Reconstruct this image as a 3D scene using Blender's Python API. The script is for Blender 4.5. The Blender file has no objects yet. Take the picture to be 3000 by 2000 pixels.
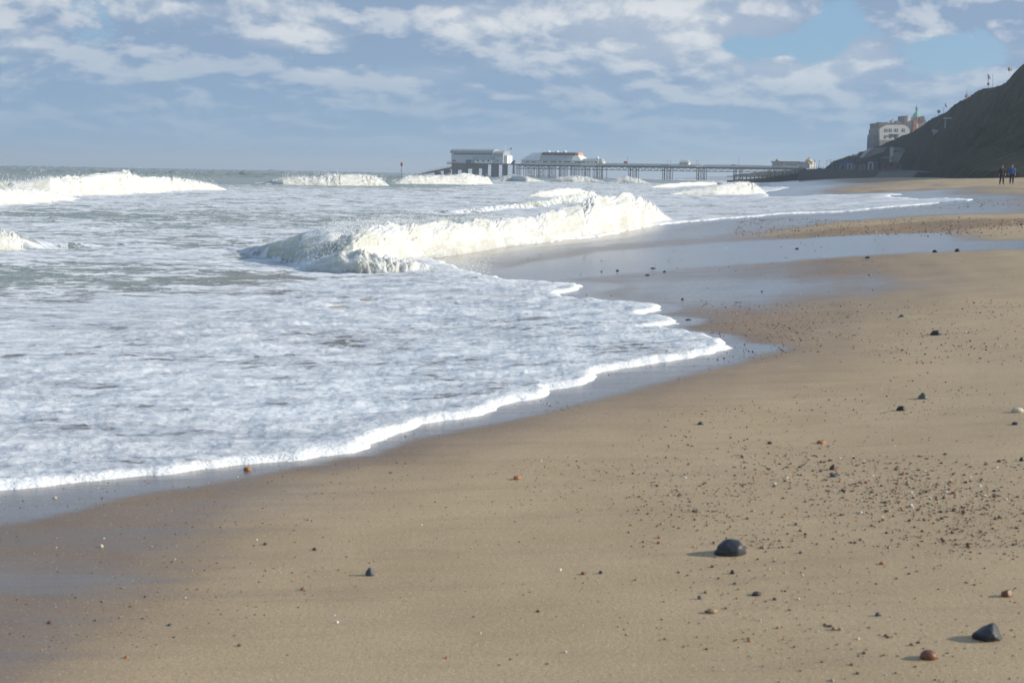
import bpy, math, random
import numpy as np
from mathutils import Matrix, Vector, Euler

random.seed(7)
rng = np.random.default_rng(11)
scene = bpy.context.scene
COL = scene.collection
R = math.radians

# ------------------------------------------------------------------ camera
CAM_H = 1.90
FPX = 4166.67            # focal length in pixels of the 3000 px wide photograph (50 mm)
PITCH, ROLL = 6.69, 1.0
cam_d = bpy.data.cameras.new('camera')
cam = bpy.data.objects.new('camera', cam_d)
COL.objects.link(cam)
cam_d.lens = 50.0
cam_d.sensor_width = 36.0
cam_d.clip_start = 0.1
cam_d.clip_end = 30000
CM = Matrix.Rotation(R(90 - PITCH), 3, 'X') @ Matrix.Rotation(R(ROLL), 3, 'Z')
cam.matrix_world = Matrix.Translation((0, 0, CAM_H)) @ CM.to_4x4()
cam_d.dof.use_dof = True
cam_d.dof.focus_distance = 30.0
cam_d.dof.aperture_fstop = 7.1
scene.camera = cam

# ------------------------------------------------------------------ sun, sky, exposure
SUN_EL, SUN_AZ = 23.0, 95.0          # azimuth clockwise from +Y
sun_d = bpy.data.lights.new('sun', 'SUN')
sun_d.energy = 5.0
sun_d.angle = R(0.53)
sun_d.color = (1.0, 0.93, 0.82)
sun = bpy.data.objects.new('sun', sun_d)
COL.objects.link(sun)
sun.rotation_euler = (0, R(90 - SUN_EL), -R(SUN_AZ - 90))
sun.location = (60, 0, 40)

scene.view_settings.view_transform = 'Standard'
scene.view_settings.look = 'None'
scene.view_settings.exposure = 0.15
scene.view_settings.gamma = 1.0
scene.view_settings.use_curve_mapping = False
scene.cycles.use_denoising = True
scene.cycles.max_bounces = 6
scene.cycles.diffuse_bounces = 2
scene.cycles.glossy_bounces = 2
scene.cycles.volume_bounces = 0
scene.cycles.transparent_max_bounces = 4

world = bpy.data.worlds.new("World")
scene.world = world
world.use_nodes = True
wt = world.node_tree
wt.nodes.clear()


class NT:
    """small helper that writes node graphs as expressions"""
    def __init__(self, tree):
        self.t = tree

    def n(self, typ, **kw):
        nd = self.t.nodes.new(typ)
        for k, v in kw.items():
            setattr(nd, k, v)
        return nd

    def lk(self, a, b):
        self.t.links.new(a, b)

    def put(self, sock, v):
        if isinstance(v, bpy.types.NodeSocket):
            self.lk(v, sock)
        elif v is not None:
            if hasattr(sock.default_value, '__len__') and not hasattr(v, '__len__'):
                v = [v] * len(sock.default_value)
            if hasattr(v, '__len__') and len(v) == 3 and len(sock.default_value) == 4:
                v = (*v, 1.0)
            sock.default_value = v

    def m(self, op, a, b=None, c=None, clamp=False):
        nd = self.n('ShaderNodeMath', operation=op, use_clamp=clamp)
        self.put(nd.inputs[0], a)
        if b is not None:
            self.put(nd.inputs[1], b)
        if c is not None:
            self.put(nd.inputs[2], c)
        return nd.outputs[0]

    def vm(self, op, a, b=None, out=0):
        nd = self.n('ShaderNodeVectorMath', operation=op)
        self.put(nd.inputs[0], a)
        if b is not None:
            self.put(nd.inputs['Scale' if op == 'SCALE' else 1], b)
        return nd.outputs[out]

    def xyz(self, x, y, z):
        nd = self.n('ShaderNodeCombineXYZ')
        for s, v in zip(nd.inputs, (x, y, z)):
            self.put(s, v)
        return nd.outputs[0]

    def sep(self, v):
        nd = self.n('ShaderNodeSeparateXYZ')
        self.put(nd.inputs[0], v)
        return nd.outputs

    def noise(self, vec, scale=1.0, detail=4.0, rough=0.5, lac=2.0, dist=0.0, typ='FBM', color=False, dims='3D'):
        nd = self.n('ShaderNodeTexNoise', noise_dimensions=dims)
        nd.noise_type = typ
        self.put(nd.inputs['Vector'], vec)
        self.put(nd.inputs['Scale'], scale)
        self.put(nd.inputs['Detail'], detail)
        self.put(nd.inputs['Roughness'], rough)
        self.put(nd.inputs['Lacunarity'], lac)
        self.put(nd.inputs['Distortion'], dist)
        return nd.outputs['Color' if color else 0]

    def vor(self, vec, scale=1.0, feature='F1', rand=1.0, out='Distance'):
        nd = self.n('ShaderNodeTexVoronoi', feature=feature)
        self.put(nd.inputs['Vector'], vec)
        self.put(nd.inputs['Scale'], scale)
        self.put(nd.inputs['Randomness'], rand)
        return nd.outputs[out]

    def ss(self, v, a, b, lo=0.0, hi=1.0):
        nd = self.n('ShaderNodeMapRange', interpolation_type='SMOOTHSTEP')
        self.put(nd.inputs[0], v)
        for i, x in zip((1, 2, 3, 4), (a, b, lo, hi)):
            self.put(nd.inputs[i], x)
        return nd.outputs[0]

    def mix(self, f, a, b, blend='MIX'):
        nd = self.n('ShaderNodeMix', data_type='RGBA', blend_type=blend)
        self.put(nd.inputs[0], f)
        self.put(nd.inputs[6], a)
        self.put(nd.inputs[7], b)
        return nd.outputs[2]

    def attr(self, name, out=0):
        nd = self.n('ShaderNodeAttribute', attribute_name=name)
        return nd.outputs[out]

    def geo(self, out='Position'):
        return self.n('ShaderNodeNewGeometry').outputs[out]

    def bump(self, h, strength=0.5, dist=0.02, normal=None):
        nd = self.n('ShaderNodeBump')
        self.put(nd.inputs['Strength'], strength)
        self.put(nd.inputs['Distance'], dist)
        self.put(nd.inputs['Height'], h)
        if normal is not None:
            self.lk(normal, nd.inputs['Normal'])
        return nd.outputs[0]


W = NT(wt)
sky = W.n('ShaderNodeTexSky', sky_type='NISHITA', sun_disc=False)
sky.sun_elevation = R(SUN_EL)
sky.sun_rotation = R(SUN_AZ)
sky.air_density = 1.0
sky.dust_density = 0.6
sky.ozone_density = 1.5
SKY_STR = 0.10
gen = W.n('ShaderNodeTexCoord').outputs['Generated']
dx, dy, dz = W.sep(W.vm('NORMALIZE', gen))
el = W.m('MAXIMUM', dz, 0.0)
hl = W.m('SQRT', W.m('ADD', W.m('ADD', W.m('MULTIPLY', dx, dx), W.m('MULTIPLY', dy, dy)), 0.0004))
ux = W.m('MULTIPLY', W.m('DIVIDE', dx, hl), 10.0)
uy = W.m('MULTIPLY', W.m('DIVIDE', dy, hl), 10.0)
uv = W.m('MULTIPLY', W.m('LOGARITHM', W.m('ADD', el, 0.045), math.e), 2.7)
pl = W.xyz(ux, uy, uv)


def px_dir(px, py):
    v = CM @ Vector(((px - 1500) / FPX, -(py - 1000) / FPX, -1.0))
    return v.normalized()


def blob(px, py, rx, ry):
    """gaussian weight round a direction of the sky: where a bank of cloud or a gap stands"""
    d = px_dir(px, py)
    a = W.m('DIVIDE', W.m('SUBTRACT', dx, d.x), rx / FPX)
    b = W.m('DIVIDE', W.m('SUBTRACT', dz, d.z), ry / FPX)
    q = W.m('ADD', W.m('MULTIPLY', a, a), W.m('MULTIPLY', b, b))
    g = W.m('EXPONENT', W.m('MULTIPLY', q, -1.0))
    return W.m('MULTIPLY', g, W.m('GREATER_THAN', dy, 0.0))


def cloud_n(sx, sz):
    v = W.vm('ADD', pl, (sx * 0.6, -sx * 0.2, sz))
    warp = W.noise(v, 0.9, 2, 0.5, color=True)
    v2 = W.vm('ADD', v, W.vm('SCALE', warp, 0.45))
    return W.noise(v2, 1.35, 9, 0.54)


n0 = cloud_n(0, 0)
n1 = cloud_n(0.08, 0.15)
cov = n0
gaps = [(2600, 150, 330, 85, -0.34), (2460, 30, 130, 80, -0.30), (2230, 145, 130, 28, -0.24), (2950, 330, 200, 80, 0.03),
        (3600, 150, 500, 200, 0.05), (1940, 30, 430, 75, 0.12), (2000, 165, 290, 60, 0.08), (2370, 215, 240, 50, 0.12), (2900, 20, 330, 45, 0.12),
        (2530, 150, 90, 45, 0.30)]
for (a, b, c, d, e) in gaps:
    cov = W.m('ADD', cov, W.m('MULTIPLY', blob(a, b, c, d), e))
lowfill = W.ss(el, 0.10, 0.02)
cov = W.m('ADD', cov, W.m('MULTIPLY', lowfill, 0.06))
mask = W.ss(cov, 0.27, 0.37)
mask = W.m('MULTIPLY', mask, W.ss(el, 0.16, 0.55, 1.0, 0.5))
light = W.ss(W.m('SUBTRACT', n0, n1), -0.05, 0.10)
thick = W.ss(cov, 0.42, 0.75)
lit = W.m('ADD', W.m('MULTIPLY', light, 0.75), W.m('MULTIPLY', W.noise(pl, 3.0, 6, 0.58), 0.35))
lifts = [(1920, 60, 400, 60, 0.35), (1900, 160, 260, 50, 0.32), (2370, 210, 210, 40, 0.38), (880, 110, 130, 38, 0.34), (1310, 60, 200, 45, 0.30),
         (950, 215, 90, 25, 0.25), (1250, 215, 110, 30, 0.25), (45, 125, 50, 30, 0.3), (350, 25, 320, 25, 0.22), (2050, 290, 350, 35, 0.15), (2530, 150, 80, 35, 0.25),
         (1150, 60, 110, 60, -0.30), (700, 170, 500, 30, -0.15), (2900, 25, 330, 40, -0.30), (800, 230, 350, 25, -0.12), (1700, 330, 500, 40, -0.14)]
for (a, b, c, d, e) in lifts:
    lit = W.m('ADD', lit, W.m('MULTIPLY', blob(a, b, c, d), e))
lit = W.m('SUBTRACT', lit, 0.17, clamp=True)
up = W.ss(el, 0.03, 0.11)
dark_c = W.mix(up, (0.225, 0.355, 0.525), (0.235, 0.335, 0.490))
lite_c = W.mix(up, (0.38, 0.48, 0.59), (0.66, 0.69, 0.72))
cl = W.mix(lit, dark_c, lite_c)
bd = W.n('ShaderNodeVectorMath', operation='SCALE')
W.lk(sky.outputs[0], bd.inputs[0])
bd.inputs['Scale'].default_value = SKY_STR
# far air near the horizon
hz = W.ss(el, 0.055, 0.0)
clear = W.mix(0.70, bd.outputs[0], (0.20, 0.39, 0.62))
col = W.mix(mask, clear, cl)
col = W.mix(W.m('MULTIPLY', hz, 0.85), col, (0.225, 0.385, 0.55))
# overhead the cloud layer thins into the plain sky
bg = W.n('ShaderNodeBackground')
W.lk(col, bg.inputs[0])
bg.inputs[1].default_value = 1.0
wo = W.n('ShaderNodeOutputWorld')
W.lk(bg.outputs[0], wo.inputs[0])
world.cycles.sampling_method = 'MANUAL'
world.cycles.sample_map_resolution = 512

# ------------------------------------------------------------------ numeric helpers
CMn = np.array(CM)


def rays(px, py):
    px = np.asarray(px, float); py = np.asarray(py, float)
    v = np.stack([(px - 1500) / FPX, -(py - 1000) / FPX, -np.ones_like(px)], -1)
    w = v @ CMn.T
    return w / w[..., 1:2]            # normalised to forward depth 1


_perm = rng.permutation(512).astype(np.int64)
_perm = np.concatenate([_perm] * 3)
_ga = rng.random(512) * 2 * np.pi
_gx, _gy = np.cos(_ga).astype(np.float32), np.sin(_ga).astype(np.float32)


def perlin(x, y, seed=0):
    x = np.asarray(x, np.float64) + seed * 17.31
    y = np.asarray(y, np.float64) + seed * 9.77
    xi = np.floor(x); yi = np.floor(y)
    fx = (x - xi).astype(np.float32); fy = (y - yi).astype(np.float32)
    xi = xi.astype(np.int64) & 511; yi = yi.astype(np.int64) & 511
    u = fx * fx * fx * (fx * (fx * 6 - 15) + 10)
    v = fy * fy * fy * (fy * (fy * 6 - 15) + 10)

    def g(i, j, ax, ay):
        h = _perm[_perm[(xi + i) & 511] + ((yi + j) & 511)] & 511
        return _gx[h] * ax + _gy[h] * ay
    a = g(0, 0, fx, fy); b = g(1, 0, fx - 1, fy)
    c = g(0, 1, fx, fy - 1); d = g(1, 1, fx - 1, fy - 1)
    return 1.5 * ((a + u * (b - a)) + v * ((c + u * (d - c)) - (a + u * (b - a))))


def fbm(x, y, octv=4, seed=0, gain=0.5, billow=False):
    s = 0; amp = 1.0; tot = 0; f = 1.0
    for k in range(octv):
        n = perlin(x * f, y * f, seed + k * 3)
        if billow:
            n = 1 - 2 * np.abs(n)
        s = s + amp * n; tot += amp
        amp *= gain; f *= 2.03
    return s / tot


def sstep(x, a, b):
    t = np.clip((x - a) / (b - a), 0, 1)
    return t * t * (3 - 2 * t)


TH = math.atan(850 / FPX)
ST, CT = math.sin(TH), math.cos(TH)


def bend(a):
    return 45.0 * (np.clip(a - 200, 0, 1200) / 700.0) ** 2


def shore(x, y):
    a = x * ST + y * CT
    l = x * CT - y * ST
    return a, l + bend(a)


_gc = np.array([-4000, -400, -60, -25, -14, -9, -6, -4, -2, 0, 3, 6, 12, 17.2, 24, 30, 45, 200, 4000.])
_gz = np.array([-14, -8, -3.0, -1.2, -.42, -.02, .08, .15, .24, .35, .56, .80, 1.33, 1.82, 2.35, 2.7, 3.2, 5.0, 6.])


def ground_z(x, y, fine=True):
    a, c = shore(x, y)
    z = np.interp(c, _gc, _gz)
    far = sstep(np.hypot(x, y), 15, 60)
    z = z + (0.035 + 0.05 * far) * perlin(a / 9.0, c / 3.0, 5) * sstep(c, -12, -2)
    return z


def hit(px, py, zf=None, z0=None):
    """real point on the ground (or on a level z0) seen at a pixel of the photograph"""
    d = rays(px, py)
    px = np.atleast_1d(px); out = []
    d = np.atleast_2d(d)
    for k in range(len(d)):
        if z0 is not None:
            t = (z0 - CAM_H) / d[k, 2]
        else:
            ts = 2.0 * 1.004 ** np.arange(1750)
            zz = CAM_H + d[k, 2] * ts - ground_z(d[k, 0] * ts, ts)
            i = np.argmax(zz < 0)
            if zz[i] >= 0:
                i = len(ts) - 1
            i = max(i, 1)
            f = zz[i - 1] / (zz[i - 1] - zz[i] + 1e-12)
            t = ts[i - 1] + f * (ts[i] - ts[i - 1])
        out.append((d[k, 0] * t, t))
    return np.array(out)


def seg_dist(x, y, poly, closed=True):
    """distance to the outline of a polygon, and whether inside it"""
    P = np.asarray(poly, np.float64)
    n = len(P)
    sh = x.shape
    x = x.ravel(); y = y.ravel()
    d2 = np.full(x.shape, 1e12); ins = np.zeros(x.shape, bool)
    for i in range(n if closed else n - 1):
        ax, ay = P[i]; bx, by = P[(i + 1) % n]
        ex, ey = bx - ax, by - ay
        L = ex * ex + ey * ey + 1e-12
        t = np.clip(((x - ax) * ex + (y - ay) * ey) / L, 0, 1)
        q = (x - ax - t * ex) ** 2 + (y - ay - t * ey) ** 2
        np.minimum(d2, q, out=d2)
        if closed and ay != by:
            cr = ((ay > y) != (by > y)) & (x < (bx - ax) * (y - ay) / (by - ay) + ax)
            ins ^= cr
    return np.sqrt(d2).reshape(sh), ins.reshape(sh)


def make_mesh(name, V, F, mat=None, smooth=True, attrs=None):
    """V (n,3), F (m,3|4) arrays"""
    me = bpy.data.meshes.new(name)
    V = np.ascontiguousarray(V, np.float32); F = np.ascontiguousarray(F, np.int32)
    k = F.shape[1]
    me.vertices.add(len(V)); me.vertices.foreach_set('co', V.ravel())
    me.loops.add(F.size); me.loops.foreach_set('vertex_index', F.ravel())
    me.polygons.add(len(F))
    me.polygons.foreach_set('loop_start', np.arange(0, F.size, k, dtype=np.int32))
    me.polygons.foreach_set('loop_total', np.full(len(F), k, np.int32))
    me.polygons.foreach_set('use_smooth', np.full(len(F), smooth, bool))
    me.update(calc_edges=True)
    for an, av in (attrs or {}).items():
        at = me.attributes.new(an, 'FLOAT_COLOR', 'POINT')
        at.data.foreach_set('color', np.ascontiguousarray(av, np.float32).ravel())
    if mat:
        me.materials.append(mat)
    return me


def link(name, me, parent=None, **props):
    o = bpy.data.objects.new(name, me)
    COL.objects.link(o)
    if parent:
        o.parent = parent
    for k, v in props.items():
        o[k] = v
    return o


def mat_new(name):
    m = bpy.data.materials.new(name)
    m.use_nodes = True
    m.node_tree.nodes.clear()
    return m, NT(m.node_tree)


def finish(N, shader):
    o = N.n('ShaderNodeOutputMaterial')
    N.lk(shader, o.inputs[0])


def principled(N, **kw):
    b = N.n('ShaderNodeBsdfPrincipled')
    for k, v in kw.items():
        N.put(b.inputs[k.replace('_', ' ')], v)
    return b


_mc = {}


def simple(name, rgb, rough=0.7, var=0.15, scale=1.2, metal=0.0):
    if name in _mc:
        return _mc[name]
    m, N = mat_new(name)
    p = N.n('ShaderNodeTexCoord').outputs['Object']
    n = N.noise(p, scale, 5, 0.6)
    k = N.m('ADD', 1 - var, N.m('MULTIPLY', n, 2 * var))
    c = N.vm('SCALE', N.xyz(*rgb), k)
    b = principled(N, Base_Color=c, Roughness=rough, Metallic=metal)
    N.lk(N.bump(n, 0.2, 0.02), b.inputs['Normal'])
    finish(N, b.outputs[0])
    _mc[name] = m
    return m

HAZE = 0.00026

# ------------------------------------------------------------------ where the water ends (points on the sand)
EDGE_PX = [(-900, 1500), (-400, 1462), (0, 1436), (204, 1419), (408, 1397), (510, 1387), (587, 1374), (714, 1362), (898, 1349), (944, 1336), (1040, 1325), (1082, 1313),
    (1092, 1303), (1143, 1288), (1141, 1284), (1176, 1269), (1207, 1262), (1243, 1244), (1330, 1231), (1406, 1218), (1452, 1203), (1447, 1188), (1508, 1177),
    (1590, 1165), (1623, 1152), (1615, 1144), (1661, 1137), (1717, 1126), (1745, 1111), (1743, 1095), (1758, 1088), (1865, 1075), (1967, 1058),
    (2069, 1042), (2141, 1024), (2146, 1019), (2115, 1012), (2120, 1001), (2100, 996), (2090, 989), (2069, 983), (2029, 981), (2008, 976),
    (1975, 974), (1942, 966), (1888, 963), (1916, 958), (1993, 948), (1995, 938), (1967, 934), (1896, 930), (1870, 926), (1886, 920), (1932, 911),
    (1937, 899), (1894, 894), (1814, 889), (1712, 882), (1645, 874), (1632, 862), (1702, 847), (1707, 840), (1646, 835), (1559, 826), (1488, 823),
    (1433, 813), (1353, 793), (1289, 771), (1242, 756), (1289, 751), (1353, 743), (1438, 728), (1523, 717), (1591, 713), (1650, 702), (1700, 700),
    (1810, 684), (1882, 667), (1949, 657), (2043, 649), (2109, 642), (2225, 634), (2391, 624), (2529, 616), (2640, 605), (2750, 595), (2833, 589),
    (2847, 586), (2805, 583), (2640, 580), (2600, 575), (2645, 570), (2606, 568), (2474, 572), (2330, 577), (2245, 577), (2250, 570)]
E = hit([p[0] for p in EDGE_PX], [p[1] for p in EDGE_PX])
far_shore = []
for a in (185, 230, 300, 400, 520, 650, 800, 950, 1100, 1400):      # waterline beyond the bay
    l = -4.5 - bend(a) + 2.0 * math.sin(a / 37.0)
    far_shore.append((l * CT + a * ST, -l * ST + a * CT))
WPOLY = np.array([tuple(p) for p in E] + far_shore + [(-500, 9000), (-9000, 9000), (-9000, -50), (-60, -50)])

# ------------------------------------------------------------------ sea
BREAK = {   # pixel column, foot of the wave, crest of the wave
 'one': dict(pts=[(640, 728, 727), (700, 736, 727), (760, 748, 719), (820, 764, 706), (885, 781, 688), (970, 788, 664), (1034, 786, 655), (1100, 778, 650), (1161, 770, 650),
        (1225, 758, 654), (1268, 751, 643), (1353, 742, 641), (1480, 722, 637), (1565, 716, 632), (1608, 711, 616), (1662, 702, 601), (1700, 698, 592),
        (1740, 695, 575), (1790, 688, 574), (1841, 680, 562), (1871, 671, 574), (1915, 662, 596), (1950, 654, 630), (1978, 650, 650)], brk=(915, 1060), fw=2.0, bw=1.8),
 'swell': dict(pts=[(1200, 628, 627), (1350, 624, 612), (1500, 612, 598), (1620, 602, 582), (1690, 596, 568), (1737, 592, 556), (1790, 590, 568), (1850, 586, 585)], brk=(1730, 1760), fw=1.0, bw=3.5),
 'left': dict(pts=[(-300, 745, 640), (-100, 740, 655), (0, 738, 672), (40, 736, 680), (80, 732, 697), (150, 728, 710), (300, 722, 716), (420, 719, 718)], brk=(75, 40), fw=2.2, bw=1.6),
 'outer': dict(pts=[(-250, 612, 540), (-100, 610, 548), (0, 606, 553), (60, 601, 553), (140, 593, 560), (200, 587, 574), (235, 584, 583)], brk=(-999, -998), fw=2.2, bw=1.6),
 'outer_big': dict(pts=[(-250, 572, 530), (-60, 575, 535), (60, 576, 532), (150, 576, 518), (250, 572, 522), (330, 569, 512), (370, 568, 505), (420, 565, 521), (480, 561, 520),
        (560, 559, 527), (620, 558, 538), (665, 557, 556)], brk=(-999, -998), fw=2.2, bw=1.6),
 'mid': dict(pts=[(740, 541, 537), (780, 542, 533), (830, 543, 523), (880, 543.6, 519), (930, 544.2, 521), (962, 544.6, 511), (1000, 545, 516), (1060, 545.5, 512), (1100, 545.8, 518), (1140, 546, 543)], brk=(790, 830), fw=2.2, bw=1.6),
 'mid_right': dict(pts=[(1120, 540, 534), (1180, 540.5, 519), (1230, 541, 515), (1300, 541.5, 514), (1370, 542, 511), (1430, 542, 520), (1445, 542, 540)], brk=(1150, 1200), fw=2.2, bw=1.6),
 'pier_one': dict(pts=[(1440, 531, 522), (1500, 532, 513), (1540, 533, 518), (1600, 533.8, 532)], brk=(-999, -998), fw=2.2, bw=1.6),
 'pier_two': dict(pts=[(1590, 533.6, 531), (1640, 534.5, 520), (1680, 535.2, 515), (1720, 535.8, 519), (1778, 536.8, 535)], brk=(-999, -998), fw=2.2, bw=1.6),
 'pier_three': dict(pts=[(1770, 536.8, 530), (1830, 537.8, 517), (1860, 538.3, 521), (1905, 539, 537)], brk=(-999, -998), fw=2.2, bw=1.6),
 'shore': dict(pts=[(1960, 570, 565), (2000, 570, 558), (2050, 570.5, 551), (2100, 571, 544), (2150, 571, 535), (2190, 571, 533), (2220, 571, 546), (2248, 571, 569)], brk=(-999, -998), fw=2.2, bw=1.6),
 'shore_left': dict(pts=[(1900, 550, 545), (1960, 549, 538), (2060, 546, 533), (2130, 542, 536)], brk=(-999, -998), fw=2.2, bw=1.6),
 'splash': dict(pts=[(860, 789, 787), (900, 793, 774), (940, 796, 752), (990, 800, 736), (1050, 803, 732), (1120, 804, 742), (1190, 802, 756), (1260, 799, 769), (1320, 800, 782), (1390, 806, 796), (1432, 812, 809)], brk=(-999, -998), fw=2.2, bw=3.0),
 'middle_foam': dict(pts=[(1530, 578, 572), (1580, 578, 562), (1640, 577, 552), (1690, 574, 552), (1735, 571, 566)], brk=(-999, -998), fw=1.6, bw=4.0),
}
NR1, NR2 = 980, 90
rr = np.concatenate([5.2 * (420 / 5.2) ** (np.arange(NR1) / NR1), 420 * (9000 / 420) ** (np.arange(NR2 + 1) / NR2)])
az = np.concatenate([np.linspace(-100, -21.2, 26)[:-1], np.linspace(-21.2, 18.8, 760), np.linspace(18.8, 30, 8)[1:]])
azr = np.radians(az)
RR, AA = np.meshgrid(rr, azr, indexing='ij')
SX = RR * np.sin(AA); SY = RR * np.cos(AA)
a_, c_ = shore(SX, SY)
gz = ground_z(SX, SY)
dist, inside = seg_dist(SX, SY, WPOLY)
sd = np.where(inside, dist, -dist)
# lobed, bubbly rim of the swash
lob = 0.010 * RR.clip(4, 60) * (0.8 * fbm(SX * 1.6, SY * 1.6, 4, 21, .55) + 0.2 * perlin(SX * 7, SY * 7, 22))
sd = sd + np.clip(lob, -0.15, 0.15)

# open water
amp = np.interp(RR, [5, 18, 30, 60, 110, 230, 600, 3000], [0.0, 0.015, 0.08, 0.15, 0.24, 0.32, 0.5, 0.8])
amp = amp + np.interp(RR, [300, 420, 900, 3000], [0, 2.4, 3.0, 3.5]) * sstep(-AA, 0.03, 0.12)
sw = fbm(SX / 7.0 + SY / 40, SY / 2.6, 3, 31, 0.5) * 1.1
sw2 = fbm(SX / 45.0, SY / 14.0, 2, 35) * 1.2
wz = 0.04 + amp * (0.55 * sw + 0.6 * sw2)
wz = wz + 0.060 * fbm(SX * 0.7, SY * 1.5, 4, 38, .6) * sstep(RR, 12, 30)
brkm = np.zeros_like(RR); glass = np.zeros_like(RR)
wave = np.zeros_like(RR)
CREST = {}
for nm, B in BREAK.items():
    P = np.array(B['pts'], float)
    base = hit(P[:, 0], P[:, 1], z0=0.04)
    rb = np.hypot(base[:, 0], base[:, 1]); th = np.arctan2(base[:, 0], base[:, 1])
    h = np.zeros(len(P))
    for it in range(3):
        cy = base[:, 1] + np.maximum(h, 0) * B['fw'] * 0.85
        d = rays(P[:, 0], P[:, 2])
        h = np.maximum(CAM_H + d[:, 2] * cy - 0.04, 0)
    o = np.argsort(th)
    th, rb, h = th[o], rb[o], h[o]
    CREST[nm] = (th, rb, h, B['fw'])
    SPAN = None
    RB = np.interp(azr, th, rb)[None, :]; HH = np.interp(azr, th, h, left=0, right=0)[None, :]
    pxs = np.interp(azr, th, P[o, 0])[None, :]
    b0, b1 = B['brk']
    bm = sstep(pxs, b0, b1) if b1 > b0 else 1 - sstep(pxs, b1, b0)
    wf = np.maximum(HH * B['fw'] * (1 + 0.6 * (1 - bm)), 0.05)
    wv = fbm(AA * 60, RR * 0.0, 3, 41)
    t = (RR - RB + 0.25 * HH * fbm(AA * 40, RR * 0.15, 3, 43)) / wf
    front = sstep(t, -0.05, 1.0) ** 0.75
    back = np.exp(-np.clip(t - 0.9, 0, None) / (B['bw']))
    prof = np.where(t < 0.95, front, back) * HH
    bil = fbm(SX / (0.45 * np.maximum(HH, .4)), RR / (0.6 * np.maximum(HH, .4)), 4, 47, 0.6, billow=True)
    fm = bm * sstep(t, -0.08, 0.06) * (1 - sstep(t + 0.5 * wv, 1.15, 1.9)) * (HH > 0.04)
    crestw = np.exp(-((t - 0.85) / 0.5) ** 2)
    prof = prof * (1 - 0.40 * bm * (HH > 0.05))
    wave = np.maximum(wave, prof)
    brkm = np.maximum(brkm, fm)
    if nm in ('one', 'left', 'swell'):
        gl = (1 - bm) * sstep(t, 0.0, 0.25) * (1 - sstep(t, 1.0, 1.8)) * sstep(HH, 0.1, 0.35)
        glass = np.maximum(glass, gl)
wz = wz + wave
# swash sheet running up the sand
thick = 0.045 * np.clip(sd / 0.10, 0, 1) ** 0.5
lipn = np.clip(1.0 + 0.9 * fbm(SX * .9, SY * .9, 3, 63), .25, 2.2)
lip = np.exp(-np.clip(sd - 0.04, 0, None) / (0.018 * RR.clip(6, 40) * lipn))
lump = fbm(SX * 3.5, SY * 3.5, 3, 61)
lump2 = fbm(SX * 9, SY * 9, 2, 65, billow=True)
sheet = gz + thick * (0.55 + 0.55 * lip) + np.clip(sd / 0.2, 0, 1) * (0.022 * lump + 0.006 * lump2 + 0.012 * lip * np.clip(perlin(SX * 2.5, SY * 2.5, 67), 0, 1) * 3)
rough_zone = np.exp(-((RR - 20) / 7.0) ** 2)
sheet = sheet + rough_zone * np.clip(sd / 0.4, 0, 1) * 0.06 * fbm(SX * 1.4, SY * 1.8, 4, 69)
k = 0.05
hmx = np.clip(0.5 + 0.5 * (wz - sheet) / k, 0, 1)
zz = wz * hmx + sheet * (1 - hmx) + k * hmx * (1 - hmx)
rim = sstep(sd, 0.0, 0.10)
zz = np.where(sd < 0.4, gz + (zz - gz) * np.clip(sd / 0.06, 0, 1) ** 0.6, zz)
zz = np.where(sd < 0, gz - 0.004 + sd * 0.6, zz)
shal = np.exp(-np.clip(zz - gz, 0, None) / 0.10)
# foam cover
big = fbm(SX / 6.0, SY / 5.0, 3, 71)
dens = 0.64 + 0.28 * big + 0.04 * sstep(RR, 40, 65) * sstep(RR, 230, 170)
dens += 0.12 * np.exp(-np.clip(sd, 0, None) / 1.5) * sstep(RR, 40, 20)
dens += 0.045 * sstep(RR, 26, 12)
dens += 0.16 * rough_zone
offs = sstep(RR, 85, 200)                               # open sea beyond the outer line of breakers
yp = 1000.0
dens = dens - 0.5 * sstep(RR, 130, 210) * sstep(-AA, 0.0, 0.10) - 0.55 * sstep(RR, 300, 600)
gap1 = np.exp(-(((RR - 36) / 7) ** 2)) * sstep(AA, -0.02, 0.06) * 0
dens = dens - 0.20 * np.exp(-((RR - 23.5) / 4.5) ** 2) * sstep(-AA, 0.05, 0.20)
dens = dens - 0.18 * np.exp(-((RR - 58) / 10.0) ** 2) * sstep(-AA, -0.03, 0.05)
dens = np.maximum(dens, 0.9 * np.exp(-np.clip(sd, 0, None) / (0.02 * RR)) + 0.2)
for nm in ('one', 'outer_big', 'outer', 'mid', 'mid_right', 'left', 'shore', 'pier_one', 'pier_two', 'pier_three'):
    th, rb, h, fw = CREST[nm]
    RB = np.interp(azr, th, rb)[None, :]; HH = np.interp(azr, th, h, left=0, right=0)[None, :]
    dens += 0.28 * np.exp(-((RR - RB - 3 * HH) / (3.5 * HH + .3)) ** 2) * (HH > .1) * (1 - glass)
dens = np.clip(dens, 0, 1) * (1 - 0.30 * glass)
keep = (sd[:-1, :-1] > -0.12) | (sd[1:, 1:] > -0.12) | (sd[:-1, 1:] > -0.12) | (sd[1:, :-1] > -0.12)
nr, na = RR.shape
idx = np.arange(nr * na).reshape(nr, na)
F = np.stack([idx[:-1, :-1], idx[:-1, 1:], idx[1:, 1:], idx[1:, :-1]], -1)[keep]
used, invx = np.unique(F.ravel(), return_inverse=True)
F = invx.reshape(F.shape)[:, ::-1]
V = np.stack([SX, SY, zz], -1).reshape(-1, 3)[used]
C4 = np.stack([dens, brkm, shal, glass], -1).reshape(-1, 4)[used]
rimn = (lip * (sd > -0.1)).reshape(-1)[used]
C5 = np.stack([rimn, sstep(RR, 150, 900).reshape(-1)[used], rimn * 0, rimn * 0 + 1], -1)

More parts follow.
